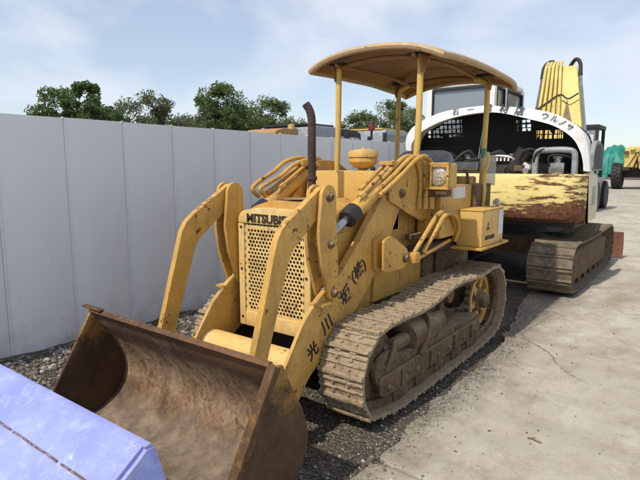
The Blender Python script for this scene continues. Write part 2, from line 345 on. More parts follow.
def text_bm(body, size, ext=.002, bold=0.0):
    c = bpy.data.curves.new('lettering', 'FONT'); c.body = body; c.size = size; c.extrude = ext; c.align_x = 'CENTER'; c.align_y = 'CENTER'; c.offset = bold; c.resolution_u = 3
    o = bpy.data.objects.new('lettering', c); col.objects.link(o); bpy.context.view_layer.update()
    me = bpy.data.meshes.new_from_object(o.evaluated_get(bpy.context.evaluated_depsgraph_get())); bm = B(); bm.from_mesh(me)
    bpy.data.objects.remove(o); bpy.data.curves.remove(c); bpy.data.meshes.remove(me); return bm
def place(bm, xa, ya, pos, wob=0):
    X, Y = Vector(xa).normalized(), Vector(ya).normalized(); Z = X.cross(Y)
    m = Matrix((X, Y, Z)).transposed().to_4x4(); m.translation = Vector(pos); bm.transform(m); return bm
def join(bm, other):
    me = bpy.data.meshes.new('tmp'); other.to_mesh(me); other.free(); bm.from_mesh(me); bpy.data.meshes.remove(me); return bm

# ------------------------------------------------------------------ ground
def sheet(name, x0, x1, y0, y1, nx, ny, hf, mat):
    bm = B(); g = [[bm.verts.new((x0 + (x1 - x0) * i / nx, y0 + (y1 - y0) * j / ny, hf(x0 + (x1 - x0) * i / nx, y0 + (y1 - y0) * j / ny))) for i in range(nx + 1)] for j in range(ny + 1)]
    for j in range(ny):
        for i in range(nx): bm.faces.new((g[j][i], g[j][i + 1], g[j + 1][i + 1], g[j + 1][i]))
    return obj(name, bm, mat, None, 0, 80, None, 'structure')
ROOT = Vector((0, 0, 0))
bm = B(); v = [bm.verts.new(p) for p in ((-500, -300, -.09), (500, -300, -.09), (500, 900, -.09), (-500, 900, -.09))]; bm.faces.new(v)
obj('ground', bm, 'gravel', None, 0, 80, None, 'structure')
def gh(x, y):
    h = -.035 + .02 * noise.noise((x * 2.3, y * 2.3, 0)) + .012 * noise.noise((x * 7, y * 7, 3))
    d = x + 4.40
    if d < 1.3: h += .13 * max(0, 1 - d / 1.1) ** 1.3 * (.8 + .5 * noise.noise((y * 1.5, 2, 1)))
    return h
sheet('gravel_bed', -4.8, -1.0, -1.5, 10.8, 110, 260, gh, 'gravel')
# concrete slabs, broken edge towards the gravel
def slab(name, poly):
    bm = B(); prism(bm, poly, -.07, 0.0, 'z'); return obj(name, bm, 'concrete', None, .006, 38, None, 'structure')
def rag(a, b, n, amp):
    n *= 6; o = []
    for i in range(n + 1):
        x, y = a[0] + (b[0] - a[0]) * i / n, a[1] + (b[1] - a[1]) * i / n; f = amp * min(1, 6 * i / n, 6 * (n - i) / n)
        o.append((x + f * noise.fractal((x * 3.1, y * 3.1, 5), .9, 2.1, 5), y + f * .6 * noise.fractal((x * 3.1, y * 3.1, 9), .9, 2.1, 5)))
    return o
slab('concrete_slab', [(14, -6), (14, 2.28)] + rag((-1.01, 2.285), (-1.33, 2.29), 5, .02) + rag((-1.36, 2.26), (-1.42, -1), 26, .05) + [(-1.42, -6)])
slab('concrete_slab', [(14, 2.30)] + [(14, 70), (-60, 70), (-60, 10.6), (-3.9, 10.5)] + rag((-3.8, 10.4), (-1.85, 9.9), 8, .08) + rag((-1.78, 9.6), (-1.72, 6.4), 16, .1) + rag((-1.70, 6.2), (-1.42, 4.7), 10, .08) + rag((-1.41, 4.4), (-1.36, 2.36), 22, .06) + rag((-1.33, 2.315), (-1.01, 2.305), 5, .02))

# loose stones
def stones(name, n, gen, label):
    bm = B(); t = (1 + 5 ** .5) / 2
    base = [Vector(p).normalized() for p in ((-1, t, 0), (1, t, 0), (-1, -t, 0), (1, -t, 0), (0, -1, t), (0, 1, t), (0, -1, -t), (0, 1, -t), (t, 0, -1), (t, 0, 1), (-t, 0, -1), (-t, 0, 1))]
    F = ((0, 11, 5), (0, 5, 1), (0, 1, 7), (0, 7, 10), (0, 10, 11), (1, 5, 9), (5, 11, 4), (11, 10, 2), (10, 7, 6), (7, 1, 8), (3, 9, 4), (3, 4, 2), (3, 2, 6), (3, 6, 8), (3, 8, 9), (4, 9, 5), (2, 4, 11), (6, 2, 10), (8, 6, 7), (9, 8, 1))
    V, FF = [], []
    for i in range(n):
        x, y, z, s = gen(); sc = (s * rnd.uniform(.6, 1.3), s * rnd.uniform(.6, 1.3), s * rnd.uniform(.4, .8)); a = rnd.uniform(0, 6.28); k = len(V); ca, sa = math.cos(a), math.sin(a)
        for b in base:
            q = b * rnd.uniform(.78, 1.15); u, v_ = q.x * sc[0], q.y * sc[1]; V.append((x + u * ca - v_ * sa, y + u * sa + v_ * ca, z + q.z * sc[2]))
        FF += [tuple(k + j for j in f) for f in F]
    me = bpy.data.meshes.new(name); me.from_pydata(V, [], FF); me.materials.append(M['stone']); o = bpy.data.objects.new(name, me); col.objects.link(o)
    o['kind'] = 'stuff'; o['label'] = label; o['category'] = 'gravel'; return o
def g1():
    while 1:
        x, y = rnd.uniform(-4.38, -2.9), rnd.uniform(.6, 4.6)
        if rnd.random() < 1.1 - (x + 4.4) * .45: break
    return x, y, gh(x, y) + .004, rnd.choice((.008, .012, .016, .021, .026))
stones('loose_gravel', 5200, g1, 'loose grey gravel heaped along the foot of the white fence')
def g2():
    x, y = rnd.uniform(-2.2, -1.25), rnd.uniform(1.3, 5.6); return x, y, gh(x, y) + .006, rnd.choice((.005, .006, .008, .012))
stones('track_side_gravel', 2600, g2, 'small dark gravel and crumbs beside the loader track')
def g3():
    x = -1.35 + abs(rnd.gauss(0, .55)); return x, rnd.uniform(1.6, 8), .001, rnd.choice((.002, .003, .003, .004, .006, .010))
def g4():
    y = rnd.uniform(1.7, 6.2); x = -1.40 + abs(rnd.gauss(0, .085)) - (max(0, y - 4.7) * .19); return x, y, .001, rnd.choice((.002, .003, .004, .004, .006, .008))
stones('spilled_grit', 2600, g4, 'dark grit spilled from the gravel onto the concrete edge')
stones('concrete_pebbles', 420, g3, 'scattered pebbles and crumbs lying on the concrete slab')

# ------------------------------------------------------------------ white panel fence
fence = thing('panel_fence', (-4.42, 2.0, 0), 'tall white steel panel fence standing left of the loader', 'fence')
for k in range(-4, 21):
    y0 = 1.71 + .552 * k; t = rnd.uniform(-.004, .004)
    bm = B(); prism(bm, fill([(-4.408 + t, y0 + .0015), (-4.408 - t, y0 + .5505), (-4.434 - t, y0 + .5505), (-4.434 + t, y0 + .0015)], .002, 2), -.03, 2.0 + rnd.uniform(-.004, .004), 'z'); obj('panel', bm, 'wall', fence, 0, 30)
    bm = B(); box(bm, -4.4038, -4.4022, y0 + .004, y0 + .017, -.02, 1.992); obj('seam_strip', bm, 'wall', fence)
    bm = B(); box(bm, -4.424, -4.3995, y0 - .006, y0 + .010, 1.990, 2.009); obj('clip', bm, 'sticker', fence, .003)
    if k % 3 == 0: bm = B(); cyl(bm, (-4.475, y0, -.1), (-4.475, y0, 1.9), .024, 10); obj('post', bm, 'steel', fence)
for z in (.4, 1.1, 1.75): bm = B(); cyl(bm, (-4.458, -.5, z), (-4.458, 13.3, z), .0235, 8); obj('rail', bm, 'steel', fence)

# ------------------------------------------------------------------ crawler loader
XC = -2.275
ld = thing('crawler_loader', (XC, 3.7, 0), 'old yellow crawler loader with roof canopy and rusty bucket beside the white fence', 'loader')

def track_path(pts, n):
    d = [0]
    for a, b in zip(pts, pts[1:] + pts[:1]): d.append(d[-1] + math.dist(a, b))
    o = []; T = d[-1]
    for i in range(n):
        s = T * i / n; k = max(j for j in range(len(pts)) if d[j] <= s); a, b = pts[k], pts[(k + 1) % len(pts)]; t = (s - d[k]) / (d[k + 1] - d[k]); o.append((a[0] + (b[0] - a[0]) * t, a[1] + (b[1] - a[1]) * t))
    return o, T / n
def make_track(root, cx, wd, outline, n, mat, lmat, shoefn):
    P, pitch = track_path(outline, n)
    bm = B()
    for i in range(n):
        a, b = Vector(P[i]), Vector(P[(i + 1) % n]); d = (b - a).normalized(); nn = Vector((-d.y, d.x))
        for sx in (-1, 1):
            q = [a - nn * .004, b - nn * .004, b - nn * .055 - d * .01, a - nn * .055 + d * .01]; prism(bm, [tuple(p) for p in q], cx + sx * .075 - .014, cx + sx * .075 + .014)
        m = a - nn * .032; cyl(bm, (cx - .095, m.x, m.y), (cx + .095, m.x, m.y), .016, 8)
    tr = obj('track', bm, lmat, root)
    meshes = []
    for vv in range(5):
        sb = shoefn(wd, pitch, vv); bmesh.ops.recalc_face_normals(sb, faces=sb.faces)
        for f in sb.faces: f.smooth = False
        me = bpy.data.meshes.new('track_shoe'); sb.to_mesh(me); sb.free(); me.materials.append(M[mat]); meshes.append(me)
    for i in range(n):
        a, b = P[i], P[(i + 1) % n]; o = bpy.data.objects.new('track_shoe', meshes[(i * 3 + i // 4) % 5]); col.objects.link(o); o.parent = tr
        o.location = Vector((cx, a[0], a[1])) - ROOT; o.rotation_euler = (math.atan2(b[1] - a[1], b[0] - a[0]) + rnd.uniform(-.012, .012), 0, rnd.uniform(-.006, .006))
    return tr
def shoe_loader(wd, p, seed):
    bm = B(); r2 = random.Random(seed); prof = [(-.008, 0), (p * .94, 0), (p * .94, .004), (p * .94, .018), (p * .86, .022), (p * .84, .031), (p * .77, .032), (p * .74, .020), (p * .52, .019), (p * .49, .029), (p * .43, .030), (p * .40, .019), (p * .17, .020), (p * .13, .037), (p * .02, .040), (-.010, .034)]
    nx = 9; rings = []
    for i in range(nx + 1):
        x = -wd / 2 + wd * i / nx; ring = []
        for (u, h) in prof:
            j = r2.uniform(-.0022, .0022) if h > .012 else 0
            ring.append(bm.verts.new((x + (r2.uniform(-.002, .002) if i in (0, nx) else 0), u, h + j)))
        rings.append(ring)
    n = len(prof)
    for a, b in zip(rings, rings[1:]):
        for j in range(n): bm.faces.new((a[j], b[j], b[(j + 1) % n], a[(j + 1) % n]))
    bm.faces.new(rings[0]); bm.faces.new(rings[-1][::-1])
    for sx in (-.055, .055):
        box(bm, sx - .022, sx + .022, -.020, .0, .006, .022)
        for uy in (.045, .10): cyl(bm, (sx, uy, .014), (sx, uy, .031), .012, 6)
    return bm
front, rear = (2.735, .315), (4.70, .362)
sag = [(2.95, .607), (3.2, .592), (3.45, .607), (3.65, .645), (3.85, .677), (4.05, .665), (4.3, .648), (4.5, .66)]
outline = [(p[0], p[1]) for p in arc(front, .285, 230, 92, 12)] + sag + arc(rear, .318, 88, -70, 14) + [(4.5, .032), (4.0, .028), (3.4, .028), (2.9, .03)]
for s in (1, -1):
    cx = XC + s * .59
    make_track(ld, cx, .32, outline, 40, 'shoe', 'under', shoe_loader)
    # track frame
    fo = cx + s * .125
    bm = B(); prism(bm, fill([(2.72, .19), (2.80, .13), (4.42, .13), (4.50, .20), (4.46, .30), (3.0, .335), (2.80, .30)], .02, 2), cx - .10, cx + .10)
    tf = obj('track_frame', bm, 'under', ld, .006)
    bm = B(); prism(bm, [(2.70, .17), (2.76, .135), (4.40, .135), (4.44, .16), (4.42, .265), (2.74, .275), (2.70, .24)], min(fo, fo - s * .022), max(fo, fo - s * .022)); obj('side_plate', bm, 'under', tf, .005)
    for yy in (2.98, 3.42, 3.86, 4.22):
        bm = B(); box(bm, min(fo, fo + s * .016), max(fo, fo + s * .016), yy - .012, yy + .012, .14, .262); obj('rib', bm, 'under', tf, .004)
    for yy in (2.80, 3.02, 3.20, 3.55, 3.75, 4.05, 4.30):
        bm = B(); lathe(bm, [(.0, -.012), (.020, -.012), (.020, .008), (.012, .014), (0, .014)], (fo + s * .004, yy, .19), 'x', 6); obj('bolt', bm, 'under', tf)
    bm = B(); cyl(bm, (cx + s * .03, 2.85, .385), (cx + s * .03, 3.20, .395), .052, 16); obj('push_rod', bm, 'under', tf)
    bm = B(); lathe(bm, [(.06, 0), (.105, .02), (.112, .06), (.112, .40), (.10, .44), (.07, .45)], (cx + s * .02, 3.18, .395), 'y', 20); obj('recoil_spring_housing', bm, 'under', tf, 0)
    bm = B(); lathe(bm, [(.05, 0), (.07, .01), (.07, .14), (.05, .15)], (cx + s * .02, 3.63, .40), 'y', 16); obj('spring_cap', bm, 'under', tf)
    bm = B(); tube(bm, spline([(cx + s * .12, 3.28, .27), (cx + s * .135, 3.36, .40), (cx + s * .10, 3.42, .51), (cx - s * .02, 3.44, .535), (cx - s * .10, 3.44, .45)]), .021, 6); obj('guard_strap', bm, 'under', tf)
    bm = B(); prism(bm, fill([(2.72, .20), (2.98, .27), (3.02, .34), (2.90, .42), (2.74, .40), (2.66, .30)], .03, 3), cx + s * .085 - .018, cx + s * .085 + .018); obj('idler_bracket', bm, 'under', tf, .005)
    bm = B(); tube(bm, spline([(cx + s * .11, 2.80, .30), (cx + s * .12, 2.86, .40), (cx + s * .09, 2.93, .455), (cx + s * .08, 2.97, .40)]), .018, 8); obj('grease_hose', bm, 'under', tf)
    bm = B(); lathe(bm, [(.05, -.10), (.05, -.055), (.235, -.045), (.255, -.04), (.255, -.028), (.225, -.020), (.225, .020), (.255, .028), (.255, .04), (.235, .045), (.05, .055), (.05, .10)], (cx, *front), 'x', 32); obj('idler_wheel', bm, 'under', tf)
    for yy in (3.02, 3.34, 3.66, 3.98, 4.30):
        bm = B(); lathe(bm, [(.04, -.11), (.06, -.10), (.10, -.10), (.10, -.065), (.08, -.06), (.08, .06), (.10, .065), (.10, .10), (.06, .10), (.04, .11)], (cx, yy, .085), 'x', 18); obj('track_roller', bm, 'under', tf)
    bm = B(); lathe(bm, [(.03, -.10), (.065, -.09), (.065, .09), (.03, .10)], (cx, 3.85, .585), 'x', 16); obj('carrier_roller', bm, 'under', tf)
    bm = B(); box(bm, cx - .02, cx + .02, 3.81, 3.89, .30, .55); obj('carrier_bracket', bm, 'under', tf, .005)
    # sprocket with spokes and teeth
    bm = B(); ny, nz = rear; T = 24
    for k in range(T):
        a0, a1 = 360 / T * k, 360 / T * (k + 1); q = arc(rear, .245, a0, a1, 1) + [arc(rear, .265, a1, a1, 1)[0]] + [arc(rear, .292, a0 + 10, a0 + 10, 1)[0], arc(rear, .292, a0 + 5, a0 + 5, 1)[0], arc(rear, .265, a0, a0, 1)[0]]
        prism(bm, q, cx - .022, cx + .022)
    sp = obj('sprocket', bm, 'under', ld, 0)
    bm = B(); lathe(bm, [(.200, -.020), (.246, -.020), (.246, .020), (.200, .020), (.200, -.0199)], (cx, *rear), 'x', 36); bmesh.ops.delete(bm, geom=[f for f in bm.faces if len(f.verts) > 4], context='FACES'); obj('web_ring', bm, 'yellow', sp)
    for k in range(6):
        a = 60 * k + 14; ca, sa = math.cos(R(a)), math.sin(R(a)); q = [(.09, .040), (.17, .026), (.246, .04), (.246, -.04), (.17, -.026), (.09, -.040)]
        bm = B(); prism(bm, [(ny + u * ca - v * sa, nz + u * sa + v * ca) for u, v in q], cx + s * .0 - .016, cx + s * .0 + .016); obj('spoke', bm, 'yellow', sp, .004)
    bm = B(); lathe(bm, [(.0, -.03), (.115, -.03), (.115, .02), (.075, .035), (.07, .085), (.05, .10), (0, .10)] if s > 0 else [(.0, .03), (.115, .03), (.115, -.02), (.075, -.035), (.07, -.085), (.05, -.10), (0, -.10)], (cx, *rear), 'x', 20); obj('hub', bm, 'under', sp)

# main frame, belly, transmission
bm = B(); box(bm, XC - .27, XC + .27, 2.62, 5.0, .30, .64); obj('main_frame', bm, 'dark', ld, .01)
bm = B(); box(bm, XC - .40, XC + .40, 3.35, 3.55, .34, .44); box(bm, XC - .40, XC + .40, 4.58, 4.82, .28, .44); obj('cross_beam', bm, 'under', ld, .01)
bm = B(); prism(bm, [(4.0, .45), (4.85, .45), (5.02, .60), (5.02, .98), (4.85, 1.08), (4.0, 1.0)], XC - .36, XC + .36); obj('final_drive_case', bm, 'under', ld, .015)
for s in (1, -1):
    bm = B(); lathe(bm, [(.16, 0), (.17, .02), (.15, .10), (.10, .14)], (XC + s * .30, 4.70, .40), 'x', 20) if s > 0 else lathe(bm, [(.16, 0), (.17, -.02), (.15, -.10), (.10, -.14)], (XC + s * .30, 4.70, .40), 'x', 20); obj('axle_housing', bm, 'under', ld)

# engine cowl and grille
HW = .315
sec = [(-HW, .56)] + [(-HW, 1.18)] + arc((-HW + .085, 1.245), .085, 180, 100, 5) + [(-.12, 1.365), (.12, 1.365)] + arc((HW - .085, 1.245), .085, 80, 0, 5) + [(HW, 1.18), (HW, .56)]
bm = B(); prism(bm, [(XC + x, z) for x, z in sec], 2.60, 3.24, 'y'); hood = obj('hood', bm, 'yellow', ld, .006)
bm = B(); box(bm, XC - .29, XC + .29, 2.545, 2.59, .56, 1.27); obj('radiator_core', bm, 'dark', ld)
FY = 2.5
topf = [(-HW, 1.215)] + arc((-HW + .075, 1.232), .075, 178, 100, 5) + [(-.15, 1.322), (.15, 1.322)] + arc((HW - .075, 1.232), .075, 80, 2, 5) + [(HW, 1.215)]
bm = B(); prism(bm, [(XC + x, z) for x, z in topf], FY, 2.598, 'y'); gf = obj('grille_surround', bm, 'pale', ld, .010)
for x0, x1, z0, z1 in ((-HW, -.262, .50, 1.213), (.262, HW, .50, 1.213), (-.260, .260, .50, .598)):
    bm = B(); box(bm, XC + x0, XC + x1, FY + .001, 2.597, z0, z1); obj('grille_surround', bm, 'pale', ld, .006)
bm = B()     # perforated plate: hexagon cells with round holes
pt = .0295; rw = pt * .866; hx = pt / math.sqrt(3); rows = int(.615 / rw)
for j in range(rows):
    for i in range(18):
        x = -.262 + pt * (i + .5 * (j % 2)) + .008; z = .606 + rw * j
        if x > .262: continue
        o_ = [bm.verts.new((XC + x + hx * math.cos(R(30 + 60 * k)), FY + .012, z + hx * math.sin(R(30 + 60 * k)))) for k in range(6)]
        solid = (x < -.235 or x > .245 or j == 0 or j >= rows - 1)
        if solid: bm.faces.new(o_); continue
        hr = .0112; i_ = [bm.verts.new((XC + x + hr * math.cos(R(30 + 60 * k)), FY + .012, z + hr * math.sin(R(30 + 60 * k)))) for k in range(6)]
        b_ = [bm.verts.new((XC + x + hr * math.cos(R(30 + 60 * k)), FY + .017, z + hr * math.sin(R(30 + 60 * k)))) for k in range(6)]
        for k in range(6):
            bm.faces.new((o_[k], o_[(k + 1) % 6], i_[(k + 1) % 6], i_[k])); bm.faces.new((i_[k], i_[(k + 1) % 6], b_[(k + 1) % 6], b_[k]))
bmesh.ops.remove_doubles(bm, verts=bm.verts, dist=.0006)
obj('grille', bm, 'pale', ld)
tb = text_bm('MITSUBISHI', .078, .003, .0026); place(tb, (1, 0, 0), (0, 0, 1), (XC - .012, FY - .001, 1.252)); bmesh.ops.scale(tb, vec=(1.10, 1, 1), space=Matrix.Translation((-XC, 0, 0)), verts=tb.verts); obj('lettering', tb, 'ink', gf, 0, 38)
for sx, sz in ((-.285, .56), (.285, .56), (-.285, .9), (.285, .9), (-.285, 1.19), (.285, 1.19)):
    bm = B(); lathe(bm, [(0, -.006), (.009, -.006), (.009, .004), (0, .004)], (XC + sx, FY, sz), 'y', 6); obj('bolt', bm, 'ink', gf)
# side doors of the cowl with raised seam and louvre strip
for s in (1, -1):
    bm = B(); box(bm, min(XC + s * .316, XC + s * .322), max(XC + s * .316, XC + s * .322), 2.64, 3.20, .62, 1.16); dd = obj('side_door', bm, 'yellow', ld, .004)
    bm = B(); box(bm, min(XC + s * .322, XC + s * .336), max(XC + s * .322, XC + s * .336), 2.90, 2.99, 1.02, 1.05); obj('latch', bm, 'under', dd, .003)
bm = B(); prism(bm, [(XC - .13, 2.70), (XC + .06, 2.66), (XC + .17, 2.74), (XC - .05, 2.84)], 1.376, 1.381, 'z'); fl = obj('filler_flap', bm, 'under', hood); fl.rotation_euler = (0, 0, 0)
bm = B(); lathe(bm, [(.075, 0), (.075, .012), (.045, .016), (.045, .03), (.0, .03)], (XC - .02, 2.95, 1.362), 'z', 20); obj('exhaust_flange', bm, 'under', hood)
bm = B(); ex = spline([(XC - .02, 2.95, 1.37), (XC - .02, 2.95, 1.6), (XC - .02, 2.95, 1.84), (XC - .021, 2.948, 1.93), (XC - .034, 2.94, 1.99), (XC - .055, 2.925, 2.03)], 8)
tube(bm, ex, .029, 18); ep = obj('exhaust_pipe', bm, 'exhaust', ld)
d = (ex[-1] - ex[-2]).normalized(); bm = B(); tube(bm, [ex[-1] - d * .0, ex[-1] + d * .002], .026, 18); obj('pipe_mouth', bm, 'black', ep)
bm = B(); lathe(bm, [(.035, 0), (.037, .004), (.037, .022), (.035, .026)], (XC - .02, 2.95, 1.50), 'z', 18); obj('clamp', bm, 'exhaust', ep)

# cowl rear: fuel tank / dash block, air pre-cleaner
bm = B(); prism(bm, fill([(-.33, 1.10), (-.33, 1.38), (-.27, 1.565), (.30, 1.565), (.335, 1.50), (.335, 1.10)], [0, .03, .05, .05, .04, 0], 4), 3.26, 3.60, 'y'); bmesh.ops.translate(bm, vec=(XC, 0, 0), verts=bm.verts); ft = obj('fuel_tank', bm, 'tank', ld, .015)
bm = B(); prism(bm, [(3.602, 1.10), (3.602, 1.54), (3.66, 1.52), (3.74, 1.30), (3.74, 1.10)], XC - .30, XC + .30); obj('dash_panel', bm, 'dark', ld, .008)
bm = B(); lathe(bm, [(0, 0), (.05, 0), (.05, .05), (.035, .06), (.035, .085), (.075, .10), (.100, .125), (.112, .14), (.112, .165), (.108, .175)], (XC + .06, 3.50, 1.49), 'z', 24); pc = obj('air_cleaner', bm, 'yellow', ld)
bm = B(); lathe(bm, [(.108, 0), (.118, .002), (.118, .03), (.108, .052), (.05, .064), (.016, .066), (.014, .076), (0, .076)], (XC + .06, 3.50, 1.666), 'z', 24); obj('lid', bm, 'tank', pc)

# canopy
RZ = 2.435
def roof():
    bm = B(); nx, ny = 16, 20; x0, x1, y0, y1 = XC - .635, XC + .635, 3.66, 5.48; T = []; Bt = []
    def pt_(i, j):
        u, v = -1 + 2 * i / nx, -1 + 2 * j / ny; k = .22
        a = abs(u) ** 5; b = abs(v) ** 5; xx = u * (1 - .04 * b); yy = v * (1 - .035 * a)
        z = RZ + .115 * (1 - abs(u) ** 2.4) + .03 * (1 - v * v) - .02 * (v > .9) + .006 * noise.noise((u * 2, v * 2, 1)) - .02 * (v + 1) / 2
        return Vector(((x0 + x1) / 2 + xx * (x1 - x0) / 2, (y0 + y1) / 2 + yy * (y1 - y0) / 2, z)), max(abs(u), abs(v))
    for j in range(ny + 1):
        T.append([]); Bt.append([])
        for i in range(nx + 1):
            p, e = pt_(i, j); T[-1].append(bm.verts.new(p)); Bt[-1].append(bm.verts.new(p - Vector((0, 0, .012 if e < .99 else .045))))
    for j in range(ny):
        for i in range(nx):
            bm.faces.new((T[j][i], T[j][i + 1], T[j + 1][i + 1], T[j + 1][i])); bm.faces.new((Bt[j][i], Bt[j + 1][i], Bt[j + 1][i + 1], Bt[j][i + 1]))
    per = [(0, i) for i in range(nx)] + [(j, nx) for j in range(ny)] + [(ny, nx - i) for i in range(nx)] + [(ny - j, 0) for j in range(ny)]
    for k, (j, i) in enumerate(per):
        j2, i2 = per[(k + 1) % len(per)]; bm.faces.new((T[j][i], Bt[j][i], Bt[j2][i2], T[j2][i2]))
    per_pts = [T[j][i].co.copy() for j, i in per]; return bm, per_pts
bm, per = roof(); rf = obj('canopy_roof', bm, 'canopy', ld, 0, 60)
bm = B(); tube(bm, [p - Vector((0, 0, .024)) for p in per] + [per[0] - Vector((0, 0, .024))], .027, 8); obj('rim', bm, 'rimtan', rf)
for yy, hw, zb in ((3.80, .385, 1.45), (5.04, .475, 1.0)):
    bm = B(); ht = RZ - .02
    bm.free()
    for s in (1, -1):
        pts = [(XC + s * (hw + (.02 if s < 0 else -.03)), yy, zb), (XC + s * (hw + (.005 if s < 0 else -.005)), yy, 1.9), (XC + s * hw, yy, ht - .10)] + ([(XC + s * hw, yy, ht + .03)] if yy < 4 else [(XC + s * (hw - .03), yy, ht - .02), (XC + s * (hw - .13), yy, ht + .02)])
        bm = B(); tube(bm, spline(pts, 6), .025, 14); obj('canopy_post', bm, 'post', ld)
    e = hw if yy < 4 else hw - .11
    bm = B(); tube(bm, spline([(XC - e, yy, ht + .022), (XC, yy, ht + .05), (XC + e, yy, ht + .022)], 6), .022, 10); obj('cross_tube', bm, 'canopy', rf)
    for s in (1, -1):
        bm = B(); prism(bm, [(yy - .025, ht - .10), (yy + .025, ht - .10), (yy + .07, ht + .03), (yy - .07, ht + .03)], XC + s * (hw + .022) - .006, XC + s * (hw + .022) + .006); obj('bracket', bm, 'canopy', rf, .002)
        bm = B(); box(bm, XC + s * (hw - .02) - .07, XC + s * (hw - .02) + .07, yy - .07, yy + .07, ht + .03, ht + .046); obj('mount_pad', bm, 'dark', rf)
for s in (1, -1):
    bm = B(); tube(bm, [(XC + s * .36, 3.72, RZ + .005), (XC + s * .36, 4.5, RZ + .030), (XC + s * .36, 5.4, RZ - .015)], .018, 8); obj('roof_stringer', bm, 'canopy', rf)

# operator station
bm = B(); box(bm, XC - .42, XC + .42, 3.70, 5.0, 1.02, 1.06); obj('floor_plate', bm, 'under', ld, .004)
bm = B(); prism(bm, fill([(4.38, 1.20), (4.36, 1.40), (4.80, 1.38), (4.82, 1.20)], .04), XC - .28, XC + .28); st = obj('seat', bm, 'seat', ld, .02)
bm = B(); prism(bm, fill([(-.30, 1.36), (-.30, 1.75), (.28, 1.75), (.28, 1.36)], [.04, .14, .14, .04], 6), 4.70, 4.80, 'y'); bmesh.ops.translate(bm, vec=(XC, 0, 0), verts=bm.verts); sbk = obj('seat_back', bm, 'seat', st, .025)
for k in range(11):
    x = XC - .25 + .048 * k; bm = B(); tube(bm, [(x, 4.698, 1.40), (x, 4.690, 1.55), (x, 4.698, 1.70)], .009, 6); obj('cushion_rib', bm, 'seat', sbk)
for dx, dy, h in ((-.20, 0, .30), (-.10, .02, .34), (.10, 0, .34), (.20, .03, .30)):
    bm = B(); tube(bm, [(XC + dx, 4.0 + dy, 1.06), (XC + dx, 4.02 + dy, 1.06 + h), (XC + dx, 4.08 + dy, 1.16 + h + .10)], .010, 8); lv = obj('lever', bm, 'dark', ld)
    bm = B(); lathe(bm, [(0, -.02), (.02, -.012), (.024, .005), (.014, .024), (0, .026)], (XC + dx, 4.08 + dy, 1.26 + h + .01), 'z', 12); obj('knob', bm, 'rubber', lv)

# towers, arms, links, cylinders on both sides
ARM = [(3.32, 1.50), (3.20, 1.40), (2.87, 1.085), (2.62, .875), (2.47, .80), (2.33, .68), (2.16, .44), (2.02, .24), (2.06, .15), (2.18, .14), (2.34, .33), (2.60, .48), (2.84, .63), (3.05, .80), (3.27, 1.03), (3.42, 1.25), (3.52, 1.36), (3.50, 1.46), (3.42, 1.52)]
CRANK = arc((2.505, 1.418), .072, 10, 165, 7) + [(2.408, 1.19), (2.43, 1.02)] + arc((2.555, .825), .052, 200, 350, 6) + [(2.60, 1.04), (2.585, 1.22)]
LINK = arc((2.505, 1.418), .062, -60, 130, 8) + [(2.17, 1.295), (2.11, 1.245), (2.075, 1.19), (2.05, 1.11), (1.845, .46), (1.95, .44), (2.155, 1.02), (2.18, 1.085), (2.215, 1.135), (2.27, 1.17)]
def pin(bm, y, z, x, s, r=.03, l=.012): lathe(bm, [(0, -.005), (r, -.005), (r, l), (r * .7, l + .004), (r * .55, l + .016), (0, l + .016)] if s > 0 else [(0, .005), (r, .005), (r, -l), (r * .7, -l - .004), (r * .55, -l - .016), (0, -l - .016)], (x, y, z), 'x', 14); return bm
def rng(s, a, b): return (XC + a, XC + b) if s > 0 else (XC - b, XC - a)
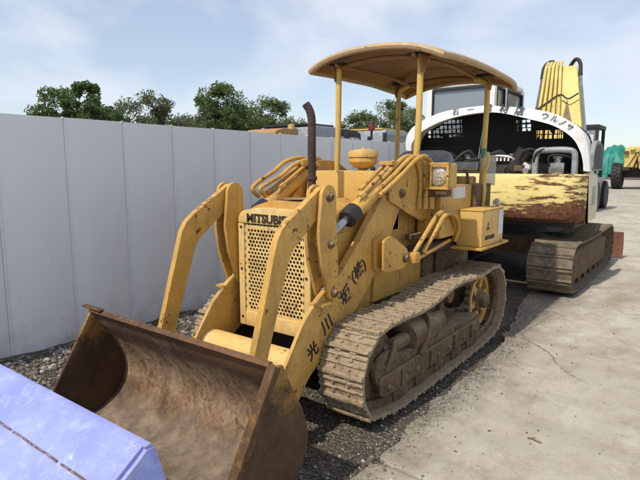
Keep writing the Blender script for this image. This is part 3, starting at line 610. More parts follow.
for s in (1, -1):
    X = lambda a: XC + s * a
    bm = B(); prism(bm, fill(ARM, [.05, .03, 0, 0, .04, .03, 0, .04, .03, .04, .05, 0, 0, 0, 0, 0, .05, .05, .05], 3), *rng(s, .372, .424)); arm = obj('lift_arm', bm, 'yellow', ld, .005)
    bm = B(); prism(bm, CRANK, *rng(s, .432, .456)); ck = obj('bell_crank', bm, 'yellow', ld, .004)
    bm = B(); prism(bm, CRANK, *rng(s, .338, .362)); obj('inner_plate', bm, 'yellow', ck, .004)
    bm = B(); prism(bm, fill(LINK, 0), *rng(s, .376, .420)); lk = obj('bucket_link', bm, 'yellow', ld, .005)
    for (y, z, o_, r) in ((2.505, 1.418, ck, .030), (2.515, 1.13, ck, .024), (2.555, .825, ck, .030)):
        bm = B(); pin(bm, y, z, X(.456), s, r); obj('pin', bm, 'under', o_)
        bm = B(); cyl(bm, (X(.34), y, z), (X(.455), y, z), .022, 12); obj('pin_shaft', bm, 'under', o_)
    bm = B(); box(bm, *rng(s, .365, .47), 2.42, 2.52, .755, .775); obj('stop_lug', bm, 'yellow', arm, .006)
    # bracket on the arm for the lift cylinder
    BR = fill([(3.05, 1.10), (3.16, 1.12), (3.40, 1.00), (3.42, .90), (3.34, .86), (3.06, .87)], .03, 3)
    bm = B(); prism(bm, BR, *rng(s, .426, .452)); br = obj('cylinder_bracket', bm, 'yellow', arm, .005)
    bm = B(); prism(bm, BR, *rng(s, .500, .520)); obj('outer_cheek', bm, 'yellow', br, .005)
    bm = B(); pin(bm, 3.36, .935, X(.520), s, .035); obj('pin', bm, 'under', br)
    # lift cylinder
    bm = B(); lathe(bm, [(.03, 0), (.055, 0), (.058, .05), (.058, .66), (.062, .67), (.062, .74), (.03, .76)], (X(.476), 3.46, .945), 'y', 18); lc = obj('lift_cylinder', bm, 'dark', ld)
    bm = B(); cyl(bm, (X(.476), 3.37, .94), (X(.476), 3.48, .945), .032, 14); obj('rod', bm, 'steel', lc)
    bm = B(); cyl(bm, (X(.476), 4.2, .95), (X(.476), 4.40, .95), .04, 12); obj('rear_eye', bm, 'under', lc)
    # tilt cylinder
    a, b = Vector((X(.398), 2.515, 1.13)), Vector((X(.398), 3.42, 1.575)); d = (b - a).normalized()
    bm = B(); tube(bm, [a + d * .36, a + d * .38, a + d * .85, a + d * .93], [.05, .054, .054, .05], 18); tl = obj('tilt_cylinder', bm, 'yellow', ld)
    bm = B(); tube(bm, [a + d * .29, a + d * .30, a + d * .39, a + d * .395], [.055, .066, .066, .056], 18); obj('gland', bm, 'dark', tl)
    bm = B(); tube(bm, [a + d * .05, a + d * .32], .024, 14); obj('rod', bm, 'steel', tl)
    bm = B(); tube(bm, [a - d * .03, a + d * .09], .034, 12); obj('rod_eye', bm, 'yellow', tl)
    bm = B(); cyl(bm, (X(.36), b.y, b.z), (X(.47), b.y, b.z), .035, 14); obj('rear_pin', bm, 'under', tl)
    # rigid pipes along the tilt cylinder
    for k, (dz, dx) in enumerate(((.075, .02), (.07, -.035))):
        q = [a + d * (.40 + .1 * k) + Vector((s * dx, 0, .04)), a + d * (.46 + .1 * k) + Vector((s * dx, 0, dz)), a + d * .7 + Vector((s * dx, 0, dz + .01)), a + d * .92 + Vector((s * dx, 0, dz + .02))]
        bm = B(); tube(bm, spline(q, 6), .013, 8); obj('pipe', bm, 'yellow', tl)
        bm = B(); c_ = a + d * (.46 + .1 * k) + Vector((s * dx, 0, dz)); tube(bm, [c_ - d * .03, c_ + d * .03], .022, 6); obj('fitting', bm, 'yellow', tl)
    # tower
    TW = fill([(3.24, 1.36), (3.24, 1.50), (3.33, 1.60), (3.62, 1.655), (3.84, 1.64), (4.10, 1.52), (4.22, 1.14), (4.18, 1.03), (3.55, 1.24)], [.03, .04, .04, .08, .04, .04, .03, .02, .02], 4)
    bm = B(); prism(bm, TW, *rng(s, .426, .448)); tw = obj('tower_plate', bm, 'yellow', ld, .004)
    bm = B(); prism(bm, [(3.22, .60), (3.30, 1.52), (4.30, 1.52), (4.32, .60)], *rng(s, .30, .335)); obj('inner_tower', bm, 'yellow', tw, .004)
    bm = B(); box(bm, *rng(s, .336, .425), 3.60, 4.30, 1.40, 1.43); obj('web', bm, 'yellow', tw)
    bm = B(); pin(bm, 3.42, 1.40, X(.448), s, .034); obj('pin', bm, 'under', tw)
    bm = B(); box(bm, *rng(s, .35, .455), 3.26, 3.44, 1.605, 1.635); obj('top_bracket', bm, 'yellow', tw, .004)
    # hoses from the tilt cylinder over the tower
    for k in range(3):
        o_ = .430 + .030 * k
        q = [(X(o_ - .03), 2.98 + .05 * k, 1.40), (X(o_), 3.20 + .06 * k, 1.53), (X(o_ + .02), 3.42 + .06 * k, 1.655), (X(o_ + .03), 3.56 + .06 * k, 1.665), (X(o_ + .035), 3.66 + .06 * k, 1.58), (X(o_ + .035), 3.69 + .05 * k, 1.45), (X(o_ + .03), 3.68 + .05 * k, 1.34)]
        bm = B(); tube(bm, spline(q, 8), .0165, 10); hs = obj('hydraulic_hose', bm, 'yellow', ld)
        bm = B(); tube(bm, [(X(o_ + .03), 3.68 + .05 * k, 1.27), (X(o_ + .03), 3.68 + .05 * k, 1.36)], .024, 8); obj('fitting', bm, 'yellow', hs)
    for k in range(2):
        o_ = .575 + .03 * k; q = [(X(o_ - .05), 3.48 + .10 * k, .95), (X(o_ - .01), 3.58 + .09 * k, 1.08), (X(o_ + .01), 3.76 + .06 * k, 1.225 - .01 * k), (X(o_ + .01), 3.98 + .03 * k, 1.235 - .03 * k), (X(o_), 4.14, 1.10), (X(o_ - .04), 4.20 - .03 * k, .97)]
        bm = B(); tube(bm, spline(q, 8), .018, 10); obj('hydraulic_hose', bm, 'yellow', ld)
    bm = B(); tube(bm, [(X(.545), 3.44, .90), (X(.545), 3.50, .91), (X(.545), 4.10, .985)], .015, 8); obj('cylinder_pipe', bm, 'yellow', lc)
    bm = B(); box(bm, *rng(s, .44, .565), 3.44, 3.52, .885, .965); obj('port_block', bm, 'yellow', lc, .01)
    # fender, console
    bm = B(); box(bm, *rng(s, .36, .56), 3.86, 4.52, 1.02, 1.44); cs = obj('side_console', bm, 'yellow', ld, .012)
    bm = B(); box(bm, *rng(s, .36, .80), 4.16, 4.86, .905, .925); obj('fender', bm, 'yellow', ld, .004)
    bm = B(); prism(bm, [(4.2, .60), (4.2, .90), (4.8, .90), (4.7, .60)], *rng(s, .37, .39)); obj('fender_bracket', bm, 'under', ld, .004)
    if s > 0:
        bm = B(); prism(bm, [(4.02, 1.44), (3.95, 1.25), (4.0, 1.44)], X(.561), X(.564)); bm.free()
        bm = B(); box(bm, X(.561), X(.5635), 4.10, 4.36, 1.33, 1.425); obj('sticker', bm, 'sticker', cs)
    else:
        pass
for k in range(2):
    x = XC - .455 + .05 * k; o_ = .03 * k
    bm = B(); tube(bm, spline([(x, 2.86 + o_, 1.37), (x - .01, 2.80 + o_, 1.43), (x, 2.86 + o_, 1.485 - .02 * k), (x, 3.02 + o_, 1.555 - .03 * k), (x + .01, 3.16 + o_, 1.635 - .03 * k), (x + .03, 3.34, 1.665 - .02 * k), (x + .06, 3.46, 1.60)], 7), .0165, 10); obj('hydraulic_hose', bm, 'yellow', ld)
# torque tube joining the arms
bm = B(); tube(bm, [(XC - .371, 2.28, .40), (XC + .371, 2.28, .40)], .105, 24); obj('torque_tube', bm, 'pale', ld)
# written characters on the left arm
for ch, y, z, sz in (('(株)', 2.885, .905, .115), ('坂', 2.735, .765, .125), ('川', 2.53, .62, .115), ('光', 2.385, .49, .105)):
    tb = text_bm(ch, sz, .0012, .002); place(tb, (0, .86, .5), (0, -.5, .86), (XC + .4262, y, z)); obj('lettering', tb, 'ink2', ld, 0)
# work lamp
LX, LY, LZ = XC + .59, 3.72, 1.525
bm = B(); prism(bm, fill([(LX - .095, LZ - .095), (LX + .095, LZ - .095), (LX + .095, LZ + .095), (LX - .095, LZ + .095)], .02), LY + .01, LY + .15, 'y'); lp = obj('work_lamp', bm, 'yellow', ld, .006)
bm = B(); lathe(bm, [(0, .03), (.070, .03), (.076, .02), (.076, .0), (.066, -.006), (.03, -.014), (0, -.016)], (LX, LY + .004, LZ), 'y', 24); obj('lens', bm, 'lens', lp)
for (x0, x1, z0, z1) in ((-.10, .10, .082, .102), (-.10, .10, -.102, -.082), (-.102, -.084, -.081, .081), (.084, .102, -.081, .081), (-.102, -.06, -.008, .008), (.06, .102, -.008, .008), (-.046, -.036, .0, .09), (-.046, -.036, -.09, 0)):
    bm = B(); box(bm, LX + x0, LX + x1, LY - .032, LY - .016, LZ + z0, LZ + z1); obj('lamp_guard', bm, 'yellow', lp, .003)
for sx in (-.093, .093):
    for sz in (-.093, .093): bm = B(); box(bm, LX + sx - .008, LX + sx + .008, LY - .016, LY + .02, LZ + sz - .008, LZ + sz + .008); obj('guard_stud', bm, 'yellow', lp)
bm = B(); box(bm, LX - .08, LX + .06, LY + .03, LY + .14, LZ - .16, LZ - .096); obj('lamp_bracket', bm, 'under', lp, .006)
# tool box
bm = B(); box(bm, -1.725, -1.50, 4.225, 4.76, .927, 1.225); tbx = obj('tool_box', bm, 'tank', ld, .010)
bm = B(); box(bm, -1.728, -1.497, 4.222, 4.763, 1.226, 1.238); obj('lid', bm, 'tank', tbx, .003)
bm = B(); box(bm, -1.499, -1.496, 4.62, 4.74, 1.0, 1.215); obj('sticker', bm, 'sticker', tbx)
bm = B()
for a in (90, 210, 330):
    u = Vector((math.cos(R(a)), math.sin(R(a)))); v = Vector((-u.y, u.x)); q = [u * .0, u * .022 + v * .0125, u * .044, u * .022 - v * .0125]; prism(bm, [(4.36 + p.x, 1.085 + p.y) for p in q], -1.4995, -1.497)
obj('emblem', bm, 'ink', tbx)
tb = text_bm('MITSUBISHI', .045, .001, .0015); place(tb, (0, 1, 0), (0, 0, 1), (-1.498, 4.41, .995)); obj('lettering', tb, 'ink', tbx)
bm = B(); lathe(bm, [(0, -.03), (.03, -.03), (.036, .0), (.03, .016), (0, .024)], (-1.58, 4.80, 1.27), 'y', 14); obj('rear_lamp', bm, 'lens', ld)
# controls beside the seat: grey cylinder, rods, curved handle
bm = B(); cyl(bm, (XC + .40, 4.42, 1.60), (XC + .62, 4.46, 1.60), .036, 14); obj('damper', bm, 'seat', ld)
bm = B(); tube(bm, spline([(XC + .60, 4.70, 1.24), (XC + .615, 4.68, 1.38), (XC + .60, 4.70, 1.52), (XC + .63, 4.72, 1.64), (XC + .60, 4.76, 1.72)], 6), .018, 8); obj('handle', bm, 'post', ld)
bm = B(); tube(bm, spline([(XC + .48, 4.60, 1.24), (XC + .50, 4.58, 1.40), (XC + .47, 4.60, 1.62)], 6), .014, 8); obj('lever', bm, 'under', ld)
bm = B(); box(bm, XC + .44, XC + .60, 4.52, 4.9, 1.02, 1.44); obj('battery_case', bm, 'under', ld, .01)
bm = B(); box(bm, XC - .40, XC + .40, 4.86, 5.06, 1.06, 1.50); obj('rear_tank', bm, 'yellow', ld, .02)

bm = B(); box(bm, -1.755, -1.640, 4.90, 4.905, 1.42, 1.70); obj('guard_pane', bm, 'acrylic', ld, .001)
bm = B(); lathe(bm, [(.0272, 0), (.0290, .001), (.0290, .085), (.0272, .086)], (XC + .466, 5.04, 1.68), 'z', 14); obj('tape', bm, 'rag', ld)
# bucket
BX0, BX1 = -3.05, -1.50
prof = [(1.235, .012), (1.40, .022), (1.60, .045), (1.70, .075), (1.79, .13), (1.85, .215), (1.865, .31), (1.835, .42), (1.77, .53), (1.70, .62), (1.655, .705)]
pr_ = [(p.x, p.y) for p in spline([(a, b, 0) for a, b in prof], 3)]
def shell(prof, th, sgn=1):
    o = []
    for i, p in enumerate(prof):
        a, b = Vector(prof[max(i - 1, 0)]), Vector(prof[min(i + 1, len(prof) - 1)]); d = (b - a).normalized(); o.append((p[0] + d.y * th * sgn, p[1] - d.x * th * sgn))
    return o
bm = B(); n = 24; outp = shell(pr_, .016); rings = []
for i in range(n + 1):
    x = BX0 + .012 + (BX1 - BX0 - .024) * i / n
    rings.append([bm.verts.new((x, p[0] + .006 * noise.noise((x * 2.2, p[0] * 3, p[1] * 3)), p[1] + .005 * noise.noise((x * 2.5, p[1] * 4, 7)))) for p in pr_] + [bm.verts.new((x, p[0], p[1])) for p in outp[::-1]])
m = len(rings[0])
for a, b in zip(rings, rings[1:]):
    for j in range(m): bm.faces.new((a[j], b[j], b[(j + 1) % m], a[(j + 1) % m]))
bm.faces.new(rings[0]); bm.faces.new(rings[-1][::-1])
bk = obj('bucket', bm, 'bucket', ld, 0, 50)
side = [(1.225, .0), (1.60, .018), (1.72, .05), (1.82, .11), (1.885, .205), (1.893, .31), (1.85, .44), (1.78, .56), (1.71, .70), (1.655, .708)]
for s, x0 in ((-1, BX0), (1, BX1 - .02)):
    bm = B(); prism(bm, side, x0, x0 + .02); obj('side_plate', bm, 'bucket_side', bk, .003)
    bm = B(); e0, e1 = Vector((1.655, .712)), Vector((1.222, .0)); d = (e1 - e0).normalized(); nrm = Vector((d.y, -d.x))
    if s > 0: prism(bm, [tuple(e0 + nrm * .012), tuple(e1 + nrm * .012), tuple(e1 - nrm * .03), tuple(e0 - nrm * .03)], x0 - .014, x0 + .034); obj('edge_bar', bm, 'bucket_out', bk, .004)
bm = B(); prism(bm, [(1.638, .706), (1.668, .724), (1.684, .712), (1.665, .69)], BX0 - .0, BX1 - .035); obj('top_lip', bm, 'bucket', bk, .004)
bm = B(); prism(bm, [(1.64, .722), (1.672, .728), (1.672, .735), (1.64, .73)], BX0 - .07, BX0 + .14); obj('bent_tab', bm, 'bucket_out', bk, .002)
bm = B(); prism(bm, [(1.17, .0), (1.30, -.004), (1.30, .016), (1.24, .022)], BX0 + .002, BX1 - .002); obj('cutting_edge', bm, 'bucket_out', bk, .003)
for s in (1, -1):
    for a in (.352, .446):
        bm = B(); prism(bm, fill([(1.862, .45), (1.90, .58), (1.96, .56), (2.13, .30), (2.12, .14), (1.905, .14), (1.895, .32)], .03, 3), XC + s * a - .012, XC + s * a + .012); obj('bucket_lug', bm, 'yellow', bk, .004)
    for y, z in ((1.905, .52), (2.075, .21)):
        bm = B(); cyl(bm, (XC + s * .325, y, z), (XC + s * .475, y, z), .03, 14); obj('pin', bm, 'under', bk)

# ------------------------------------------------------------------ blue bucket in the foreground
bb = thing('blue_bucket', (-2.4, .9, 0), 'scraped periwinkle blue loader bucket with its back to the camera, lower left corner', 'bucket')
bp = [(1.20, .015), (1.0, .02), (.80, .035), (.66, .085), (.60, .17), (.625, .27), (.705, .365), (.86, .495), (1.015, .602)]
bp_ = [(p.x, p.y) for p in spline([(a, b, 0) for a, b in bp], 4)]
op = shell(bp_, .018, -1); bm = B(); prism(bm, op + bp_[::-1], -3.30, -1.545); obj('shell', bm, 'blue', bb, .003, 30)
for x0 in (-3.32, -1.545):
    bm = B(); prism(bm, [(1.21, .0), (1.20, .05), (1.12, .30), (1.04, .60), (1.005, .603)] + [(p[0] - .004, p[1]) for p in bp_[::-1][1:-1]], x0, x0 + .02); obj('side_plate', bm, 'blue', bb, .003)
for i0, i1 in ((0, 5), (5.3, 9), (9.5, 12), (12.2, 16.5), (16.9, 20)):
    bm = B(); tube(bm, [(-3.29 + .0864 * (i0 + (i1 - i0) * q / 6), .848 + .001 * math.sin(q * 1.7 + i0), .5125 + .0008 * math.sin(q * 2.3 + i1)) for q in range(7)], .0045, 6); obj('weld_seam', bm, 'seam', bb)
bm = B(); prism(bm, [(1.0, .615), (1.028, .618), (1.03, .598), (1.005, .595)], -3.30, -1.53); obj('top_lip', bm, 'blue', bb, .003)

# ------------------------------------------------------------------ excavator
EC = -2.47
ex_ = thing('excavator', (EC, 8.2, 0), 'rust-streaked pale yellow excavator with its white engine hood propped open behind the loader', 'excavator')
def shoe_ex(wd, p, seed):
    bm = B(); r2 = random.Random(seed + 20); pf = [(-.006, 0), (p * .985, 0), (p * .985, .014), (p * .9, .018), (p * .88, .034), (p * .82, .034), (p * .78, .016), (p * .2, .014), (p * .12, .030), (p * .05, .031), (0, .014)]; rings = []
    for i in range(6):
        rings.append([bm.verts.new((-wd / 2 + wd * i / 5, u, h + (r2.uniform(-.003, .003) if h > .01 else 0))) for u, h in pf])
    n = len(pf)
    for a, b in zip(rings, rings[1:]):
        for j in range(n): bm.faces.new((a[j], b[j], b[(j + 1) % n], a[(j + 1) % n]))
    bm.faces.new(rings[0]); bm.faces.new(rings[-1][::-1]); return bm
eo = arc((6.94, .335), .30, 235, 92, 10) + [(7.5, .615), (8.2, .61), (8.9, .625)] + arc((9.55, .335), .30, 88, -60, 10) + [(9.3, .035), (8.2, .032), (7.2, .035)]
for s in (1, -1):
    cx = EC + s * .95; make_track(ex_, cx, .52, eo, 44, 'exshoe', 'under', shoe_ex)
    bm = B(); prism(bm, fill([(6.95, .14), (9.5, .14), (9.5, .46), (9.2, .50), (7.3, .50), (6.95, .42)], .05, 3), cx - .15, cx + .19); tf = obj('track_frame', bm, 'under', ex_, .01)
    bm = B(); lathe(bm, [(.05, -.16), (.25, -.05), (.25, .05), (.05, .16)], (cx, 6.94, .335), 'x', 24); obj('idler_wheel', bm, 'under', tf)
    bm = B(); lathe(bm, [(.05, -.16), (.25, -.05), (.25, .05), (.05, .16)], (cx, 9.55, .335), 'x', 24); obj('sprocket', bm, 'under', tf)
    for yy in (7.3, 7.7, 8.1, 8.5, 8.9, 9.2): bm = B(); lathe(bm, [(.04, -.17), (.09, -.16), (.09, .16), (.04, .17)], (cx, yy, .10), 'x', 14); obj('track_roller', bm, 'under', tf)
bm = B(); box(bm, EC - .72, EC + .72, 7.5, 9.0, .38, .62); obj('undercarriage', bm, 'under', ex_, .02)
bm = B(); cyl(bm, (EC, 8.2, .6), (EC, 8.2, .84), .55, 32); obj('slew_ring', bm, 'dark', ex_)
bm = B(); box(bm, EC - 1.15, EC + 1.15, 6.95, 7.8, .84, .96); box(bm, EC - 1.15, EC + .86, 7.801, 9.4, .84, .96); obj('deck', bm, 'dark', ex_, .01)
# counterweight: curved in plan, rounded below
bm = B(); K = 28; secz = [(.885, .22), (.905, .11), (.95, .035), (1.03, 0), (1.2, 0), (1.45, .012), (1.49, .03), (1.502, .06)]
def cwy(u): return 6.74 + .10 * abs(u) ** 3 + .22 * max(0, (abs(u) - .86) / .14) ** 2.2
rings = []
for i in range(K + 1):
    u = -1 + 2 * i / K; u = math.copysign(abs(u) ** .8, u); x = EC + u * 1.235
    rings.append([bm.verts.new((x, cwy(u) + dy, z)) for z, dy in secz] + [bm.verts.new((x, 7.10, 1.50)), bm.verts.new((x, 7.10, .885))])
m = len(rings[0])
for a, b in zip(rings, rings[1:]):
    for j in range(m): bm.faces.new((a[j], b[j], b[(j + 1) % m], a[(j + 1) % m]))
bm.faces.new(rings[0]); bm.faces.new(rings[-1][::-1]); cwt = obj('counterweight', bm, 'cw', ex_, 0, 35)
for s in (1, -1):
    bm = B(); prism(bm, fill([(7.10, .90), (7.10, 1.51), (7.62, 1.53), (7.80, 1.40), (7.88, 1.05), (7.80, .90)], [0, 0, .08, .08, .08, .05], 4), min(EC + s * 1.18, EC + s * 1.235), max(EC + s * 1.18, EC + s * 1.235)); sp = obj('side_panel', bm, 'cream', ex_, .012)
    for k in range(9):
        z = 1.10 + .028 * k; bm = B(); box(bm, min(EC + s * 1.236, EC + s * 1.243), max(EC + s * 1.236, EC + s * 1.243), 7.44, 7.66, z, z + .014); obj('vent_slat', bm, 'greyblue', sp)
    bm = B(); box(bm, min(EC + s * .3, EC + s * .86), max(EC + s * .3, EC + s * .86), 8.02, 9.35, .97, 1.40); obj('side_box', bm, 'exyel', ex_, .04)
# open hood
OUT = [(-3.724, 1.836), (-3.728, 1.998), (-3.65, 2.14), (-3.475, 2.247), (-3.214, 2.345), (-2.934, 2.389), (-2.542, 2.405), (-2.34, 2.383), (-2.006, 2.336), (-1.688, 2.255), (-1.462, 2.134), (-1.32, 1.996), (-1.25, 1.768), (-1.223, 1.535)]
INN = [(-3.62, 1.804), (-3.606, 1.934), (-3.497, 2.069), (-3.297, 2.174), (-3.059, 2.252), (-2.764, 2.300), (-2.481, 2.312), (-2.244, 2.275), (-1.959, 2.195), (-1.656, 2.096), (-1.439, 1.946), (-1.34, 1.788), (-1.30, 1.66), (-1.285, 1.54)]
OS = [(p.x, p.y) for p in spline([(a, b, 0) for a, b in OUT], 4)]; IS = [(p.x, p.y) for p in spline([(a, b, 0) for a, b in INN], 4)]
bm = B(); R0 = [bm.verts.new((x, 7.04, z)) for x, z in IS]; R1 = [bm.verts.new((x, 7.08, z)) for x, z in OS]; R2 = [bm.verts.new((x * .995 + EC * .005, 7.25, z - .005)) for x, z in OS]; R3 = [bm.verts.new((x * .985 + EC * .015, 7.52, z - .03)) for x, z in OS]
Q3 = [bm.verts.new((x * .97 + EC * .03, 7.52, z - .055)) for x, z in OS]; Q0 = [bm.verts.new((x, 7.085, z)) for x, z in IS]
rr = [R0, R1, R2, R3, Q3, Q0]
for a, b in zip(rr, rr[1:] + rr[:1]):
    for j in range(len(a) - 1): bm.faces.new((a[j], a[j + 1], b[j + 1], b[j]))
bm.faces.new([r[0] for r in rr]); bm.faces.new([r[-1] for r in rr][::-1])
hd = obj('open_hood', bm, 'white', ex_, 0, 40)
# black inner panel with grille openings: cells kept inside the arch
def inside(x, z):
    for (x0, z0), (x1, z1) in zip(OS, OS[1:]):
        if x0 <= x <= x1 and x1 > x0: return z < z0 + (z1 - z0) * (x - x0) / (x1 - x0) - .02
    return False
def hole(x, z):
    for (xa, xb, za, zb, px, pz, sl) in ((-3.56, -3.02, 2.02, 2.29, .066, .068, .10), (-2.235, -2.05, 2.07, 2.24, .07, .056, .12), (-1.985, -1.64, 1.965, 2.085, .056, .066, .0)):
        xx = x + (z - za) * sl
        if xa < xx < xb and za < z < zb and (xx - xa) % px < px * .68 and (z - za) % pz < pz * .66 and not (xb - .10 > xx > xa and noise.noise((xx * 9, z * 9, 4)) > .42): return True
    return False
bm = B(); st_ = .0125; vd = {}
def gv(i, j):
    if (i, j) not in vd: vd[(i, j)] = bm.verts.new((-3.73 + i * st_, 7.50 - (.04 if j * st_ > .5 else 0) * 0, 1.50 + j * st_))
    return vd[(i, j)]
for i in range(int(2.52 / st_)):
    for j in range(int(.92 / st_)):
        x, z = -3.73 + (i + .5) * st_, 1.50 + (j + .5) * st_
        if inside(x, z) and not hole(x, z) and z > 1.50: bm.faces.new((gv(i, j), gv(i + 1, j), gv(i + 1, j + 1), gv(i, j + 1)))
obj('inner_panel', bm, 'black', hd, 0, 60)
# lettering that follows the arch
def arch_at(x):
    for k in range(len(OS) - 1):
        if OS[k][0] <= x <= OS[k + 1][0]:
            t = (x - OS[k][0]) / (OS[k + 1][0] - OS[k][0]); zo = OS[k][1] + t * (OS[k + 1][1] - OS[k][1]); sl = (OS[k + 1][1] - OS[k][1]) / (OS[k + 1][0] - OS[k][0]); break
    for k in range(len(IS) - 1):
        if IS[k][0] <= x <= IS[k + 1][0]: t = (x - IS[k][0]) / (IS[k + 1][0] - IS[k][0]); zi = IS[k][1] + t * (IS[k + 1][1] - IS[k][1]); break
    return (zo + zi) / 2 + .006, sl, zo - zi
for ch, x, sz in (('石', -2.95, .10), ('一', -2.74, .10), ('建', -2.50, .115), ('材', -2.285, .125), ('店', -2.085, .125), ('ウ', -1.77, .10), ('ル', -1.66, .10), ('ノ', -1.565, .10), ('サ', -1.475, .09)):
    z, sl, hh = arch_at(x); d = Vector((1, 0, sl)).normalized(); up = Vector((-.0, .33, 1.0)); up = (up - d * up.dot(d)).normalized()
    tb = text_bm(ch, sz, .0015, .0015 if sz > .1 else 0); place(tb, d, up, (x, 7.055, z)); nn = d.cross(up); bmesh.ops.translate(tb, vec=nn * .006, verts=tb.verts); obj('lettering', tb, 'ink2', hd)
# side end of the hood and mirror-like grey fairing
bm = B(); prism(bm, fill([(7.25, 1.54), (7.25, 1.78), (7.36, 1.90), (7.62, 1.93), (7.86, 1.86), (7.95, 1.54)], .06, 4), -1.27, -1.215); hs_ = obj('hood_side', bm, 'seat', ex_, .015)
bm = B(); prism(bm, fill([(7.30, 1.56), (7.30, 1.76), (7.40, 1.86), (7.62, 1.885), (7.80, 1.82), (7.88, 1.56)], .06, 4), -1.2155, -1.211); obj('dark_inset', bm, 'dark', hs_)
# engine bay
eng = []
bm = B(); box(bm, EC - 1.15, EC + 1.15, 7.46, 7.48, 1.0, 1.9); obj('firewall', bm, 'black', ex_)
bm = B(); box(bm, -3.2, -2.0, 7.12, 7.42, 1.0, 1.62); box(bm, -2.9, -2.2, 7.16, 7.38, 1.62, 1.72); e_ = obj('engine_block', bm, 'dark', ex_, .02)
for k in range(4): bm = B(); cyl(bm, (-2.8 + .2 * k, 7.2, 1.70), (-2.8 + .2 * k, 7.2, 1.765), .05, 12); obj('injector_cap', bm, 'steel' if k % 2 else 'greyblue', e_)
bm = B(); tube(bm, spline([(-2.55, 7.10, 1.70), (-2.4, 7.09, 1.735), (-2.2, 7.1, 1.72), (-2.1, 7.12, 1.66)]), .016, 8); obj('fuel_pipe', bm, 'steel', e_)
bm = B(); lathe(bm, [(.0, 0), (.09, 0), (.10, .03), (.10, .2), (.09, .24), (0, .24)], (-2.03, 7.13, 1.56), 'y', 20); obj('oil_filter', bm, 'sticker', ex_)
bm = B(); cyl(bm, (-2.18, 7.2, 1.54), (-2.02, 7.2, 1.80), .11, 20); obj('muffler', bm, 'dark', ex_)
bm = B(); tube(bm, spline([(-1.87, 7.12, 1.50), (-1.87, 7.12, 1.70), (-1.83, 7.12, 1.79), (-1.7, 7.12, 1.80), (-1.52, 7.12, 1.80), (-1.42, 7.12, 1.77), (-1.40, 7.12, 1.66), (-1.40, 7.12, 1.50)], 6), .040, 10); obj('hoop_pipe', bm, 'greyblue', ex_)
bm = B(); box(bm, -1.70, -1.52, 7.1, 7.26, 1.50, 1.64); lathe(bm, [(.05, 0), (.05, .05), (.07, .06), (.07, .09), (0, .09)], (-1.61, 7.18, 1.635), 'z', 14); obj('pump_head', bm, 'steel', ex_, .008)
for k in range(9):
    x = -3.4 + .22 * k; bm = B(); tube(bm, spline([(x, 7.15, 1.45), (x + rnd.uniform(-.1, .1), 7.08, 1.62 + rnd.uniform(0, .15)), (x + .2, 7.14, 1.66 + rnd.uniform(0, .18)), (x + .32, 7.25, 1.5)], 6), rnd.choice((.012, .018, .024)), 8); obj('engine_hose', bm, 'rubber', ex_)
q = random.Random(31)
for k in range(26):
    x, z, y = q.uniform(-2.75, -1.95), q.uniform(1.50, 1.70), q.uniform(7.10, 7.30); a = q.uniform(.02, .06); m_ = q.choice(('dark', 'steel', 'greyblue', 'under', 'sticker', 'dark', 'rubber')); bm = B()
    if k % 3 == 0: box(bm, x - a, x + a, y - a, y + a, z - a * .7, z + a * .7)
    elif k % 3 == 1: lathe(bm, [(a * .4, -a), (a * .7, -a * .9), (a * .7, a * .5), (a * .45, a * .6), (a * .45, a), (0, a)], (x, y, z), q.choice('xyz'), 12)
    else: tube(bm, spline([(x - a * 2, y, z - .05), (x - a, y - .03, z + .03), (x + a, y - .02, z + .035), (x + a * 2.5, y + .03, z - .04)], 4), .009, 6)
    obj('engine_fitting', bm, m_, ex_, .004 if k % 3 == 0 else 0)
for k in range(7): bm = B(); box(bm, -2.52 + .05 * k, -2.50 + .05 * k, 7.09, 7.13, 1.665, 1.715); obj('cooling_fin', bm, 'sticker', ex_)
bm = B(); cyl(bm, (-2.72, 7.3, 1.5), (-2.70, 7.45, 2.13), .008, 8); obj('hood_stay', bm, 'steel', ex_)
# cab
cx0, cx1, cy0, cy1, cz0, cz1 = -3.70, -2.63, 7.68, 9.12, .97, 2.90
bm = B(); box(bm, cx0, cx1, cy0, cy1, cz0, 1.85); cab = obj('cab', bm, 'white', ex_, .03)
bm = B(); prism(bm, fill([(cx0, 2.78), (cx0 + .04, cz1), (cx1 - .04, cz1), (cx1, 2.78)], .05), cy0, cy1, 'y'); obj('cab_roof', bm, 'white', cab, .03)
for x, y in ((cx0 + .05, cy0 + .05), (cx1 - .05, cy0 + .05), (cx0 + .05, cy1 - .05), (cx1 - .05, cy1 - .05), (cx1 - .05, cy0 + .52)):
    bm = B(); box(bm, x - .05, x + .05, y - .05, y + .05, 1.84, 2.80); obj('cab_pillar', bm, 'white', cab, .015)
bm = B(); box(bm, cx0 + .10, cx1 - .10, cy0 + .03, cy0 + .04, 1.86, 2.76); obj('pane', bm, 'glass', cab)
for y0, y1 in ((cy0 + .11, cy0 + .46), (cy0 + .58, cy1 - .10)): bm = B(); box(bm, cx1 - .04, cx1 - .03, y0, y1, 1.86, 2.74); obj('pane', bm, 'glass', cab)
for (a, b, c_, d_, e, f) in ((cx0 + .09, cx1 - .09, cy0 - .003, cy0 + .02, 1.86, 1.885), (cx0 + .09, cx1 - .09, cy0 - .003, cy0 + .02, 2.735, 2.765), (cx0 + .09, cx0 + .115, cy0 - .003, cy0 + .02, 1.886, 2.734), (cx1 - .115, cx1 - .09, cy0 - .003, cy0 + .02, 1.886, 2.734)):
    bm = B(); box(bm, a, b, c_, d_, e, f); obj('window_frame', bm, 'rubber', cab)
